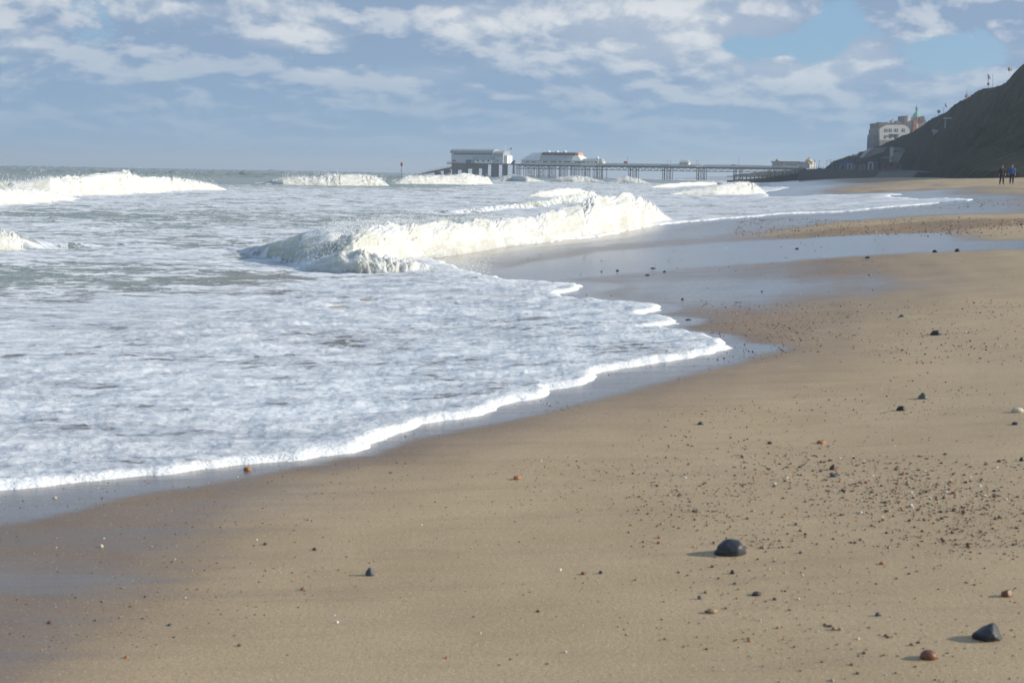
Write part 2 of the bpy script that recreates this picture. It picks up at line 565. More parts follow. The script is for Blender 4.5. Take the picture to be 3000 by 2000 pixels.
m_sea, N = mat_new('sea_water')
pos = N.geo()
px_, py_, pz_ = N.sep(pos)
flat = N.xyz(px_, py_, N.m('MULTIPLY', pz_, 0.7))
nd = N.n('ShaderNodeAttribute', attribute_name='cover')
sc = N.n('ShaderNodeSeparateColor'); N.lk(nd.outputs['Color'], sc.inputs[0])
dn, br, sh = sc.outputs[0], sc.outputs[1], sc.outputs[2]
gl = nd.outputs['Alpha']
nd2 = N.n('ShaderNodeAttribute', attribute_name='rim')
sc2 = N.n('ShaderNodeSeparateColor'); N.lk(nd2.outputs['Color'], sc2.inputs[0])
rimv, farv = sc2.outputs[0], sc2.outputs[1]
stretch = N.xyz(N.m('MULTIPLY', px_, 0.42), py_, pz_)
w1 = N.noise(stretch, 1.1, 3, 0.5, color=True)
wv = N.vm('ADD', stretch, N.vm('SCALE', w1, 0.8))
p1 = N.noise(wv, 1.7, 8, 0.62)
p2 = N.noise(wv, 6.0, 7, 0.66)
cell = N.vor(N.vm('ADD', flat, N.vm('SCALE', N.noise(flat, 3.0, 3, 0.6, color=True), 0.35)), 3.2, 'DISTANCE_TO_EDGE')
lace = N.ss(cell, 0.16, 0.0)
pat = N.m('ADD', N.m('MULTIPLY', p1, 0.55), N.m('MULTIPLY', p2, 0.45))
pat = N.m('ADD', pat, N.m('MULTIPLY', lace, 0.05))
thr = N.m('SUBTRACT', 0.74, N.m('MULTIPLY', dn, 0.42))
foam = N.ss(N.m('SUBTRACT', pat, thr), -0.030, 0.038)
thin = N.m('ADD', 0.62, N.m('MULTIPLY', N.noise(wv, 0.9, 4, 0.6), 0.70), clamp=True)
foam = N.m('MULTIPLY', foam, thin)
rimk = N.m('MULTIPLY', rimv, N.m('ADD', 0.55, N.m('MULTIPLY', N.noise(pos, 4.5, 6, .7), 1.1)))
foam = N.m('MAXIMUM', foam, rimk, clamp=True)
gs = N.noise(N.xyz(N.m('MULTIPLY', px_, 0.30), N.m('MULTIPLY', py_, 0.25), N.m('ADD', N.m('MULTIPLY', pz_, 7.0), N.m('MULTIPLY', px_, -0.9))), 1.6, 5, 0.6)
foam = N.m('MAXIMUM', foam, N.m('MULTIPLY', N.ss(gs, 0.55, 0.72), N.m('MULTIPLY', gl, 0.75)))
bn = N.noise(pos, 2.4, 5, 0.6)
foamb = N.m('MULTIPLY', N.ss(N.m('ADD', br, N.m('MULTIPLY', N.m('SUBTRACT', bn, 0.5), 0.9)), 0.25, 0.55), N.ss(br, 0.02, 0.2))
foam = N.m('MAXIMUM', foam, foamb, clamp=True)
deep = N.mix(farv, (0.230, 0.262, 0.228), (0.150, 0.180, 0.158))
glassc = N.mix(N.ss(gs, .35, .65), (0.38, 0.40, 0.33), (0.60, 0.60, 0.50))  # sunlight coming through the unbroken wave is put into this paler colour
watc = N.mix(N.m('MULTIPLY', sh, 0.95, clamp=True), deep, (0.20, 0.155, 0.115))
watc = N.mix(gl, watc, glassc)
foamc = N.mix(N.ss(bn, 0.3, 0.62), (0.58, 0.58, 0.53), (0.72, 0.72, 0.71))
foamf = N.mix(N.ss(N.m('ADD', N.m('MULTIPLY', p1, .5), N.m('MULTIPLY', p2, .5)), 0.40, 0.60), (0.46, 0.48, 0.525), (0.75, 0.765, 0.78))
foamc = N.mix(foamb, foamf, foamc)
foamc = N.mix(N.m('MULTIPLY', rimk, 1.0, clamp=True), foamc, (0.80, 0.80, 0.79))
colr = N.mix(foam, watc, foamc)
rip = N.noise(N.xyz(N.m('MULTIPLY', px_, 0.6), py_, pz_), 3.2, 6, 0.62)
rip2 = N.noise(flat, 22, 4, 0.6)
calm = N.m('SUBTRACT', 1.0, N.m('MULTIPLY', sh, 0.45))
hgt = N.m('ADD', N.m('MULTIPLY', N.m('MULTIPLY', rip, calm), 0.11), N.m('MULTIPLY', rip2, 0.004))
hgt = N.m('ADD', hgt, N.m('MULTIPLY', foam, 0.018))
hgt = N.m('ADD', hgt, N.m('MULTIPLY', N.m('MULTIPLY', N.noise(wv, 5.0, 7, 0.65), foam), 0.05))
hgt = N.m('ADD', hgt, N.m('MULTIPLY', N.m('MULTIPLY', foamb, N.noise(pos, 5.5, 7, 0.7)), 0.09))
bub = N.m('MULTIPLY', N.vor(pos, 42, 'SMOOTH_F1'), N.m('MULTIPLY', rimv, 0.006))
hgt = N.m('ADD', hgt, bub)
nrm = N.bump(hgt, 0.85, 1.0)
b = principled(N, Base_Color=colr, Roughness=N.m('ADD', 0.26, N.m('MULTIPLY', foam, 0.5)), IOR=1.33)
b.inputs['Specular IOR Level'].default_value = 0.4
N.put(b.inputs['Subsurface Weight'], N.m('MULTIPLY', gl, 0.7))
b.inputs['Subsurface Radius'].default_value = (.5, .5, .35)
b.inputs['Subsurface Scale'].default_value = .8
N.lk(nrm, b.inputs['Normal'])
finish(N, b.outputs[0])
me = make_mesh('sea', V, F, m_sea, attrs={'cover': C4, 'rim': C5})
link('sea', me, kind='structure')

# surface height lookup for the spray
SEA_AZ, SEA_R, SEA_Z = azr, rr, zz


def sea_h(x, y):
    r = np.hypot(x, y); t = np.arctan2(x, y)
    i = np.clip(np.searchsorted(SEA_R, r), 0, len(SEA_R) - 1)
    j = np.clip(np.searchsorted(SEA_AZ, t), 0, len(SEA_AZ) - 1)
    return SEA_Z[i, j]


# ------------------------------------------------------------------ sand
nr_, na_ = 560, 500
rg = 1.2 * (1600 / 1.2) ** (np.arange(nr_) / (nr_ - 1))
rg = np.concatenate([[0.02], rg, [2500, 5000, 9000]])
azg = np.concatenate([np.linspace(-170, -22, 26)[:-1], np.linspace(-22, 22, na_), np.linspace(22, 180, 28)[1:], [190.]])
GR, GA = np.meshgrid(rg, np.radians(azg), indexing='ij')
GX = GR * np.sin(GA); GY = GR * np.cos(GA)
ga, gc = shore(GX, GY)
GZ = ground_z(GX, GY)


def zone(pxpoly, soft):
    P = hit([p[0] for p in pxpoly], [p[1] for p in pxpoly])
    d, i = seg_dist(GX, GY, P)
    s = np.where(i, d, -d)
    w = soft * GR
    s = s + 0.6 * w * fbm(ga / 6.0, gc / 0.5, 3, 81)
    return sstep(s, -1.6 * w, 1.6 * w)


ZA = [(1250, 758), (1500, 722), (1700, 702), (1950, 658), (2109, 646), (2400, 626), (2640, 608), (2847, 590), (3100, 584), (3100, 618), (2900, 627), (2600, 640), (2330, 668), (2180, 700), (2000, 712), (1700, 742), (1480, 790), (1350, 790)]
ZB = [(1380, 800), (1500, 775), (1700, 738), (2000, 712), (2250, 701), (2600, 684), (2790, 680), (2860, 704), (3100, 700), (3100, 727), (2805, 737), (2640, 744), (2418, 757), (2250, 772), (2000, 792), (1750, 815), (1500, 830)]
ZC = [(1450, 815), (1750, 818), (2000, 806), (2252, 803), (2500, 812), (2640, 828), (2560, 850), (2400, 878), (2250, 900), (2100, 908), (1980, 918), (1900, 925), (1900, 900), (1650, 880), (1600, 840)]
ZD = [(2100, 990), (2330, 1015), (2200, 1058), (2000, 1105), (1800, 1165), (1600, 1212), (1400, 1250), (1230, 1285), (1150, 1290), (1207, 1262), (1330, 1225), (1500, 1170), (1700, 1115), (1900, 1055), (2050, 1020)]
ZE = [(-400, 1420), (0, 1425), (500, 1380), (900, 1345), (960, 1352), (700, 1405), (420, 1450), (100, 1530), (-400, 1600)]
ZF = [(-400, 1600), (0, 1600), (250, 1625), (480, 1660), (560, 1700), (400, 1735), (0, 1760), (-400, 1770)]
ZG = [(-400, 1790), (0, 1800), (250, 1812), (340, 1840), (200, 1865), (0, 1880), (-400, 1890)]
ZH = [(-400, 1500), (100, 1500), (520, 1450), (900, 1380), (1000, 1360), (1000, 1460), (760, 1560), (640, 1700), (420, 1790), (350, 1900), (0, 2050), (-400, 2050)]
ZI = [(1500, 820), (1700, 800), (2250, 760), (2650, 735), (2700, 745), (2760, 800), (2720, 850), (2500, 905), (2350, 960), (2330, 1040), (2100, 1130), (1700, 1230), (1300, 1310), (900, 1400), (700, 1500), (560, 1700), (300, 1900), (0, 2100), (-600, 2100), (-600, 1400), (900, 1330), (1400, 1200), (2050, 1000), (1800, 880)]
ZJ = [(1250, 756), (1500, 724), (1700, 704), (2000, 690), (2250, 685), (2420, 700), (2330, 760), (2380, 800), (2330, 850), (2200, 880), (2050, 905), (1950, 918), (1650, 880), (1450, 815)]
wet = np.maximum.reduce([0.80 * zone(ZA, 0.03), 0.95 * zone(ZB, 0.016), 0.80 * zone(ZC, 0.06), 0.62 * zone(ZJ, 0.05), 0.85 * zone(ZD, 0.010), 0.8 * zone(ZE, 0.008), 0.55 * zone(ZF, 0.03), 0.48 * zone(ZG, 0.03), 0.36 * zone(ZH, 0.05)])
damp = np.maximum(zone(ZI, 0.065), 0)
farw = sstep(GR, 62, 90)
wet = np.maximum(wet, farw * (1 - sstep(gc, 0.5, 5.0)) * 0.75)
wet = np.maximum(wet, sstep(ga, 170, 330) * (1 - sstep(gc, 9, 19)) * 0.6)
damp = np.maximum(damp, farw * (1 - sstep(gc, 1, 8)))
damp = np.maximum(damp, sstep(ga, 150, 300) * (1 - sstep(gc, 12, 24)))
wd_, wi_ = seg_dist(GX, GY, WPOLY)
wet = np.maximum(wet, .9 * sstep(wd_ / GR, .075, .012) * sstep(GR, 12, 22))
wet = np.maximum(wet, .85 * sstep(wd_ / GR, .03, .008))
damp = np.maximum(damp, wet)
damp = np.maximum(damp, sstep(wd_ / GR, .10, .02))
ZP = [(2150, 700), (2300, 688), (2600, 655), (2900, 640), (3200, 630), (3200, 655), (2980, 660), (2780, 678), (2500, 690), (2250, 702)]
ZQ = [(2450, 612), (2700, 600), (3200, 590), (3200, 600), (2800, 612), (2600, 622)]
ZR = [(2000, 935), (2200, 915), (2500, 905), (2400, 960), (2300, 1010), (2180, 1015), (2100, 985)]
grav = np.maximum.reduce([zone(ZP, 0.012), 0.35 * zone(ZR, 0.02)])
grav = np.maximum(grav, farw * 0.6 * sstep(perlin(ga / 30, gc / 2.0, 91), 0.0, 0.5))
# shallow ripples and drag marks left by the backwash
GZ = GZ + 0.0022 * fbm(gc * 1.3, ga * 5.5, 3, 93) * sstep(GR, 90, 40)
GZ = GZ + 0.01 * np.exp(-((GR - 20) / 20) ** 2) * perlin(gc / 1.5, ga / 2.5, 95) * (1 - wet)
nrg, nag = GR.shape
idx = np.arange(nrg * nag).reshape(nrg, nag)
F = np.stack([idx[:-1, :-1], idx[:-1, 1:], idx[1:, 1:], idx[1:, :-1]], -1).reshape(-1, 4)[:, ::-1]
V = np.stack([GX, GY, GZ], -1).reshape(-1, 3)
C4 = np.stack([wet, damp, grav, farw], -1).reshape(-1, 4)
m_sand, N = mat_new('beach_sand')
pos = N.geo()
nd = N.n('ShaderNodeAttribute', attribute_name='zones')
sc = N.n('ShaderNodeSeparateColor'); N.lk(nd.outputs['Color'], sc.inputs[0])
wt_, dp, gv = sc.outputs
sx, sy, sz = N.sep(pos)
g1 = N.noise(pos, 260, 2, 0.6)
g2 = N.noise(pos, 55, 4, 0.65)
g3 = N.noise(pos, 1.4, 5, 0.6)
streak = N.noise(N.xyz(N.m('MULTIPLY', sx, 0.35), N.m('MULTIPLY', sy, 2.6), 0.0), 2.2, 5, 0.6)
dry = N.mix(N.ss(g3, 0.3, 0.7), (0.388, 0.282, 0.164), (0.445, 0.328, 0.196))
dry = N.mix(N.m('MULTIPLY', N.ss(streak, 0.45, 0.75), 0.34), dry, (0.26, 0.19, 0.125))
dmp = N.mix(N.ss(g3, 0.3, 0.7), (0.200, 0.138, 0.092), (0.245, 0.170, 0.114))
dmp = N.mix(N.m('MULTIPLY', N.ss(streak, 0.4, 0.75), 0.35), dmp, (0.155, 0.112, 0.080))
c = N.mix(dp, dry, dmp)
spk = N.m('ADD', 0.66, N.m('MULTIPLY', g1, 0.42))
spk = N.m('ADD', spk, N.m('MULTIPLY', g2, 0.26))
c = N.vm('MULTIPLY', c, N.xyz(spk, spk, spk))
fl = N.vor(pos, 210, 'F1', out='Color')
flv = N.sep(fl)[0]
c = N.mix(N.m('MULTIPLY', N.ss(flv, 0.985, 0.992), 0.7), c, (0.60, 0.54, 0.44))
c = N.mix(N.m('MULTIPLY', N.ss(N.sep(fl)[1], 0.95, 0.96), 0.40), c, (0.14, 0.085, 0.05))
gcell = N.vor(pos, 17, 'F1', out='Color')
gvar = N.sep(gcell)[0]
gcol = N.mix(gvar, (0.11, 0.065, 0.04), (0.34, 0.22, 0.13))
c = N.mix(N.m('MULTIPLY', gv, 0.75), c, gcol)
wetn = N.ss(N.m('ADD', wt_, N.m('MULTIPLY', N.m('SUBTRACT', streak, 0.5), 0.9)), 0.10, 0.95)
wetn = N.m('MULTIPLY', wetn, N.ss(wt_, 0.02, 0.15))
c = N.mix(N.m('MULTIPLY', wetn, 0.8), c, (0.115, 0.100, 0.095))
hg = N.m('ADD', N.m('MULTIPLY', g1, 0.0022), N.m('MULTIPLY', g2, 0.0035))
hg = N.m('ADD', hg, N.m('MULTIPLY', streak, 0.012))
hg = N.m('ADD', hg, N.m('MULTIPLY', N.m('MULTIPLY', N.vor(pos, 17, 'SMOOTH_F1'), gv), -0.03))
bs = N.m('SUBTRACT', 1.0, N.m('MULTIPLY', wetn, 0.86))
nrm = N.bump(hg, bs, 1.0)
b = principled(N, Base_Color=c, Roughness=N.m('SUBTRACT', 0.72, N.m('ADD', N.m('MULTIPLY', dp, 0.16), N.m('MULTIPLY', wetn, 0.35))), Normal=nrm)
b.inputs['Specular IOR Level'].default_value = 0.35
N.put(b.inputs['Coat Weight'], N.m('MULTIPLY', wetn, 0.72))
b.inputs['Coat Roughness'].default_value = 0.24
b.inputs['Coat IOR'].default_value = 1.33
film = N.bump(N.m('ADD', N.m('MULTIPLY', N.noise(pos, 9, 4, 0.6), 0.0035), N.m('MULTIPLY', streak, 0.006)), 0.5, 1.0)
N.lk(film, b.inputs['Coat Normal'])
finish(N, b.outputs[0])
me = make_mesh('beach', V, F, m_sand, attrs={'zones': C4})
link('beach', me, kind='structure')

# ------------------------------------------------------------------ cliff and plateau
RID = [ # pixel on the skyline, distance along the shore
 (3620, 120, 250, 13.0), (3420, 130, 285, 19.0), (3230, 150, 320, 25.0), (3120, 130, 355, 31.0), (3060, 150, 380, None), (3000, 195, 400, None), (2984, 211, 408, None), (2974, 228, 416, None), (2961, 235, 425, None),  # rows with a height: out-of-frame ridge, lowered so sun reaches the beach
 (2936, 251, 440, None), (2910, 263, 460, None), (2887, 257, 480, None), (2867, 269, 495, None), (2834, 287, 525, None), (2808, 302, 555, None), (2777, 325, 600, None),
 (2757, 339, 630, None), (2734, 346, 660, None), (2716, 358, 690, None), (2680, 385, 760, None), (2640, 400, 820, None), (2600, 418, 870, None), (2575, 428, 895, None),
 (2553, 435, 905, None), (2522, 455, 925, None), (2496, 471, 940, None), (2460, 480, 950, None), (2430, 492, 960, None)]
ra, rl, rh = [], [], []
for (px, py, a, hh) in RID:
    d = rays([px], [py])[0]
    # march so that the along-shore distance equals a
    t = a / (d[0] * ST + CT)
    x, y = d[0] * t, t
    z = CAM_H + d[2] * t if hh is None else hh
    ra.append(a); rl.append(x * CT - y * ST); rh.append(z)
ra, rl, rh = map(np.array, (ra, rl, rh))
NA, NS = 900, 150
ca = np.linspace(210, 1500, NA)
Lr = np.interp(ca, ra, rl); Hr = np.interp(ca, ra, rh)
Lr = np.where(ca > 960, np.interp(ca, [960, 1500], [rl[-1], rl[-1] - 60]), Lr)
Hr = np.where(ca > 960, 9.0, Hr)
Hr = np.where(ca < 250, np.interp(ca, [210, 250], [3.0, 13.0]), Hr)
Lf = np.interp(ca, [200, 300, 400, 450, 520, 600, 650, 720, 900, 1500], [27, 28, 33, 37, 44, 46, 44, 26, -12, -90]) + 0.8 * np.sin(ca / 27)
s = np.concatenate([np.linspace(-0.08, 1.0, 110), 1 + np.linspace(0, 1, NS - 109)[1:] ** 2])
CA, SS = np.meshgrid(ca, s, indexing='ij')
LF, LR, HR = Lf[:, None], Lr[:, None], Hr[:, None]
CL = np.where(SS <= 1, LF + (LR - LF) * SS, LR + (SS - 1) * 260)
base0 = 2.2
prom = sstep(CA, 640, 720)
pf = np.where(SS <= 1, SS.clip(0, 1), 1)
pr_a = 0.16 * sstep(SS, 0.0, 0.10) + 0.84 * sstep(SS, 0.08, 1.04) ** 0.9
pr_b = np.interp(SS, [-.08, 0, 0.01, 0.30, 0.5, 0.75, 1.0], [0, 0, .0, .02, .25, .62, 1])
prof = pr_a * (1 - prom) + pr_b * prom
prof = np.where(SS > 1, 1.0, prof)
Z = base0 + (HR - base0) * prof
gull = fbm(CA / 26.0 + SS * 1.3, SS * 1.6, 4, 101, 0.55)
mid = np.clip(4 * SS * (1.02 - SS), 0, 1)
Z = Z + mid * gull * 8.5 + mid * 2.0 * fbm(CA / 6, SS * 12, 4, 105, .6) + 0.95 * fbm(CA / 3.2, CL / 3.0, 4, 108, .6) * sstep(SS, 0.1, 0.3)
Z = Z + 4.0 * np.exp(-((SS - .16) / .07) ** 2) * sstep(CA, 215, 250) * sstep(CA, 400, 330) * (1 + .4 * fbm(CA / 14, SS * 3, 3, 110))
Z = np.where(SS < 0, base0 - 3, Z)
Z = np.where(SS <= 0.985, np.minimum(Z, base0 + (HR - base0) * (0.02 + SS.clip(0, 1) * 1.0) + 0.8), Z)
Z = np.where(SS > 1.02, Z - 1.5 - 3 * (SS - 1), Z)
X = CL * CT + CA * ST; Y = -CL * ST + CA * CT
idx = np.arange(X.size).reshape(X.shape)
F = np.stack([idx[:-1, :-1], idx[1:, :-1], idx[1:, 1:], idx[:-1, 1:]], -1).reshape(-1, 4)[:, ::-1]
m_cl, N = mat_new('cliff_turf')
pos = N.geo()
a1 = N.noise(pos, 0.09, 6, 0.6); a2 = N.noise(pos, 0.8, 5, 0.65)
sx, sy, sz = N.sep(pos)
run = N.noise(N.xyz(N.m('MULTIPLY', sx, 0.2), N.m('MULTIPLY', sy, 0.2), N.m('MULTIPLY', sz, 0.03)), 1.6, 6, 0.65)
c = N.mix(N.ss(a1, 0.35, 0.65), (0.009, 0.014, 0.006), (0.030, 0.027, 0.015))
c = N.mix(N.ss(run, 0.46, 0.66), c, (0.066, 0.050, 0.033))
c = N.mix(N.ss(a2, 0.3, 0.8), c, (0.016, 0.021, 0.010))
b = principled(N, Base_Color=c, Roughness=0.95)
b.inputs['Specular IOR Level'].default_value = 0.1
N.lk(N.bump(N.m('ADD', a2, N.m('MULTIPLY', run, 2.0)), 0.8, 0.8), b.inputs['Normal'])
finish(N, b.outputs[0])
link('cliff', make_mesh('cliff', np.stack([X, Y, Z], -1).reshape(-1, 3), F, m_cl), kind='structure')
CLF = (CA, CL, Z)


def perlin3(x, y, z, seed=0):
    x = x + seed * 13.7; y = y + seed * 5.1; z = z + seed * 7.9
    xi, yi, zi = np.floor(x), np.floor(y), np.floor(z)
    fx, fy, fz = x - xi, y - yi, z - zi
    xi, yi, zi = xi.astype(np.int64) & 511, yi.astype(np.int64) & 511, zi.astype(np.int64) & 511
    w = [t * t * t * (t * (t * 6 - 15) + 10) for t in (fx, fy, fz)]
    tot = 0
    for i in (0, 1):
        for j in (0, 1):
            for k in (0, 1):
                h = _perm[_perm[_perm[(xi + i) & 511] + ((yi + j) & 511)] + ((zi + k) & 511)] & 511
                a = _ga[h]; zc = np.cos(h * 1.7)
                sc = np.sqrt(1 - zc * zc)
                g = np.cos(a) * sc * (fx - i) + np.sin(a) * sc * (fy - j) + zc * (fz - k)
                tot = tot + g * (w[0] if i else 1 - w[0]) * (w[1] if j else 1 - w[1]) * (w[2] if k else 1 - w[2])
    return 1.4 * tot


def fbm3(x, y, z, octv, seed, gain=.55, billow=True):
    s_ = 0; a = 1; t = 0; f = 1
    for k in range(octv):
        n = perlin3(x * f, y * f, z * f, seed + k * 3)
        if billow:
            n = 2 * np.abs(n) - .35
        s_ = s_ + a * n; t += a; a *= gain; f *= 2.07
    return s_ / t


m_fo, N = mat_new('breaker_foam')
p0 = N.sep(N.geo())
al = N.m('ADD', N.m('MULTIPLY', p0[0], .38), N.m('MULTIPLY', p0[1], .92))
ac = N.m('SUBTRACT', N.m('MULTIPLY', p0[0], .92), N.m('MULTIPLY', p0[1], .38))
pos = N.xyz(N.m('MULTIPLY', al, .38), ac, p0[2])
q1 = N.noise(pos, 2.2, 6, .65); q2 = N.noise(pos, 16, 6, .7); q3 = N.noise(pos, 60, 3, .6)
c = N.mix(N.ss(q1, .36, .60), (.45, .45, .40), (.55, .56, .55))
c = N.mix(N.m('MULTIPLY', N.ss(q2, .55, .75), .30), c, (.38, .41, .43))
b = principled(N, Base_Color=c, Roughness=.75)
b.inputs['Specular IOR Level'].default_value = .2
b.inputs['Subsurface Weight'].default_value = 0.7
b.inputs['Subsurface Radius'].default_value = (.30, .28, .22)
b.inputs['Subsurface Scale'].default_value = 1.1
hb_ = N.m('ADD', N.m('MULTIPLY', q2, .05), N.m('MULTIPLY', q3, .012))
hb_ = N.m('ADD', hb_, N.m('MULTIPLY', q1, .10))
N.lk(N.bump(hb_, .28, 1.0), b.inputs['Normal'])
finish(N, b.outputs[0])
for nm, B in BREAK.items():
    P = np.array(B['pts'], float)
    if nm in ('swell',):
        continue
    th, rb, h, fw = CREST[nm]
    pxo = np.sort(P[:, 0])
    x0, x1 = max(pxo[0], -260), pxo[-1]
    nc = int((x1 - x0) / (1.6 if nm in ('one', 'splash') else 2.2)) + 4
    nv = 110 if nm in ('one', 'splash') else 60
    cols_px = np.linspace(x0, x1, nc)
    azc = np.interp(cols_px, pxo, th)
    vv = np.linspace(0, 1, nv)
    AZ, VV = np.meshgrid(azc, vv, indexing='ij')
    PXc = np.repeat(cols_px[:, None], nv, 1)
    HH = np.interp(AZ, th, h); RB = np.interp(AZ, th, rb)
    rbc = np.interp(azc, th, rb)
    arc = np.repeat(np.concatenate([[0], np.cumsum(np.diff(azc) * .5 * (rbc[1:] + rbc[:-1]))])[:, None], nv, 1)
    sc = np.maximum(HH, .25)
    HH = HH * (1 + .10 * fbm(arc / (1.6 * sc), arc * 0, 3, 401) )
    b0, b1 = B['brk']
    bm = sstep(PXc, b0 - 30, b1) if b1 > b0 else 1 - sstep(PXc, b1, b0 + 30)
    if nm == 'one':
        HH = .93 * HH * (.25 + .75 * sstep(PXc, 925, 1090)) * (1 + .10 * fbm(arc / (.7 * sc), arc * 0 + 9, 4, 407, .6))
    else:
        e0 = sstep(cols_px, pxo[0] - 1 if pxo[0] > -100 else -900, pxo[0] + 45 if pxo[0] > -100 else -800)[:, None]
        HH = HH * (bm ** .6) * e0 ** .7 * (1 + .22 * fbm(arc / (.9 * sc), arc * 0 + 5, 4, 405, .6))
    phi = np.clip(VV / .62, 0, 1) * math.pi * .5
    tb = np.clip((VV - .62) / .38, 0, 1)
    rr_ = RB - .05 * HH + HH * fw * .80 * (1 - np.cos(phi)) + tb * HH * fw * 1.3
    zz_ = HH * (np.sin(phi) ** 0.95) * (1 - .62 * tb ** 1.4)
    X_ = rr_ * np.sin(AZ); Y_ = rr_ * np.cos(AZ)
    k1 = .75 * sc
    loc = rr_ - RB
    big_ = fbm3(arc / k1, loc / k1, zz_ / k1 + 3, 4, 421, .5, False)
    fine_ = fbm3(arc / .2 / sc, loc / .2 / sc, zz_ / .2 / sc, 4, 441, .6)
    D_ = HH * (.27 * big_ + .11 * fine_)
    nrm_r = -np.cos(phi) * (1 - tb); nrm_z = np.sin(phi) * .9 + .1
    rr2 = rr_ + nrm_r * D_
    fade = np.clip(VV / .05, 0, 1)
    ragged = fbm(arc / (.35 * sc), VV * 6, 4, 461)
    sink = np.clip(1.25 - 1.6 * bm - .5 * ragged, 0, 1) * (bm < .98)
    z2 = .04 + zz_ + nrm_z * D_ * fade - sink * (HH * 1.1 + .1) - np.clip((.05 - VV) / .05, 0, 1) * .10 - .10 * (tb > .97)
    if nm == 'splash':
        z2 = z2 + .12 * big_ * HH * 2 - .06
    # a low foot of loose foam follows the line of the water
    X_ = rr2 * np.sin(AZ); Y_ = rr2 * np.cos(AZ)
    idx = np.arange(X_.size).reshape(X_.shape)
    F = np.stack([idx[:-1, :-1], idx[1:, :-1], idx[1:, 1:], idx[:-1, 1:]], -1).reshape(-1, 4)
    ok = (HH > .03)[:-1, :-1].reshape(-1)
    F = F[ok]
    me = make_mesh('whitewater', np.stack([X_, Y_, z2], -1).reshape(-1, 3), F, m_fo)
    link('whitewater', me, kind='stuff')

# ------------------------------------------------------------------ mesh builder in a local frame
class MB:
    def __init__(self):
        self.v = []; self.f = []

    def add(self, vs, fs):
        o = len(self.v)
        self.v += [tuple(map(float, p)) for p in vs]
        self.f += [tuple(i + o for i in f) for f in fs]
        return self

    def box(self, u0, u1, n0, n1, z0, z1):
        vs = [(u, n, z) for u in (u0, u1) for n in (n0, n1) for z in (z0, z1)]
        return self.add(vs, [(0, 1, 3, 2), (4, 6, 7, 5), (0, 4, 5, 1), (2, 3, 7, 6), (0, 2, 6, 4), (1, 5, 7, 3)])

    def prism(self, poly, n0, n1):          # outline in (u, z), extruded along n
        k = len(poly)
        vs = [(u, n0, z) for u, z in poly] + [(u, n1, z) for u, z in poly]
        fs = [tuple(range(k)), tuple(range(2 * k - 1, k - 1, -1))]
        fs += [(i, i + k, (i + 1) % k + k, (i + 1) % k) for i in range(k)]
        return self.add(vs, fs)

    def prism_u(self, poly, u0, u1):        # outline in (n, z), extruded along u
        k = len(poly)
        vs = [(u0, n, z) for n, z in poly] + [(u1, n, z) for n, z in poly]
        fs = [tuple(range(k)), tuple(range(2 * k - 1, k - 1, -1))]
        fs += [(i, i + k, (i + 1) % k + k, (i + 1) % k) for i in range(k)]
        return self.add(vs, fs)

    def tube(self, p0, p1, r0, r1=None, seg=8):
        r1 = r0 if r1 is None else r1
        p0, p1 = Vector(p0), Vector(p1)
        ax = (p1 - p0).normalized()
        t = ax.orthogonal().normalized(); b = ax.cross(t)
        vs = []
        for p, r in ((p0, r0), (p1, r1)):
            for i in range(seg):
                a = 2 * math.pi * i / seg
                vs.append(p + (t * math.cos(a) + b * math.sin(a)) * r)
        fs = [(i, (i + 1) % seg, (i + 1) % seg + seg, i + seg) for i in range(seg)]
        fs += [tuple(range(seg - 1, -1, -1)), tuple(range(seg, 2 * seg))]
        return self.add(vs, fs)

    def lathe(self, c, prof, seg=16, sq=1.0):
        cx, cy, cz = c
        vs = []
        for r, z in prof:
            for i in range(seg):
                a = 2 * math.pi * (i + .5) / seg
                vs.append((cx + r * math.cos(a), cy + r * math.sin(a), cz + z))
        fs = []
        for j in range(len(prof) - 1):
            for i in range(seg):
                fs.append((j * seg + i, j * seg + (i + 1) % seg, (j + 1) * seg + (i + 1) % seg, (j + 1) * seg + i))
        fs.append(tuple(range(seg - 1, -1, -1)))
        fs.append(tuple((len(prof) - 1) * seg + i for i in range(seg)))
        return self.add(vs, fs)

    def frustum(self, a, b, z0, z1):        # a, b = (u0,u1,n0,n1) at bottom and top
        vs = [(a[0], a[2], z0), (a[1], a[2], z0), (a[1], a[3], z0), (a[0], a[3], z0), (b[0], b[2], z1), (b[1], b[2], z1), (b[1], b[3], z1), (b[0], b[3], z1)]
        return self.add(vs, [(3, 2, 1, 0), (4, 5, 6, 7), (0, 1, 5, 4), (1, 2, 6, 5), (2, 3, 7, 6), (3, 0, 4, 7)])

    def mesh(self, name, mat, off=(0, 0, 0), smooth=False):
        me = bpy.data.meshes.new(name)
        me.from_pydata([(x - off[0], y - off[1], z - off[2]) for x, y, z in self.v], [], self.f)
        me.update()
        import bmesh
        bm = bmesh.new(); bm.from_mesh(me)
        bmesh.ops.recalc_face_normals(bm, faces=bm.faces)
        bm.to_mesh(me); bm.free()
        if smooth:
            for p in me.polygons:
                p.use_smooth = True
        me.materials.append(mat)
        return me


class Frame:
    """a real vertical plane in the place: u runs along it, n points out of it towards the beach, z up"""
    def __init__(self, px, dist, ang):
        d = rays([px], [500])[0]
        self.o = Vector((d[0] * dist, dist, 0))
        self.a = R(ang)
        self.u = Vector((math.cos(self.a), math.sin(self.a), 0))
        self.n = Vector((math.sin(self.a), -math.cos(self.a), 0))

    def uz(self, px, py, n=0.0):
        d = Vector(rays([px], [py])[0])
        p0 = self.o + self.n * n
        t = (p0.dot(self.n)) / (d.dot(self.n))
        q = d * t
        return (q - self.o).dot(self.u), CAM_H + d.z * t

    def depth_at(self, u):
        return (self.o + self.u * u).y


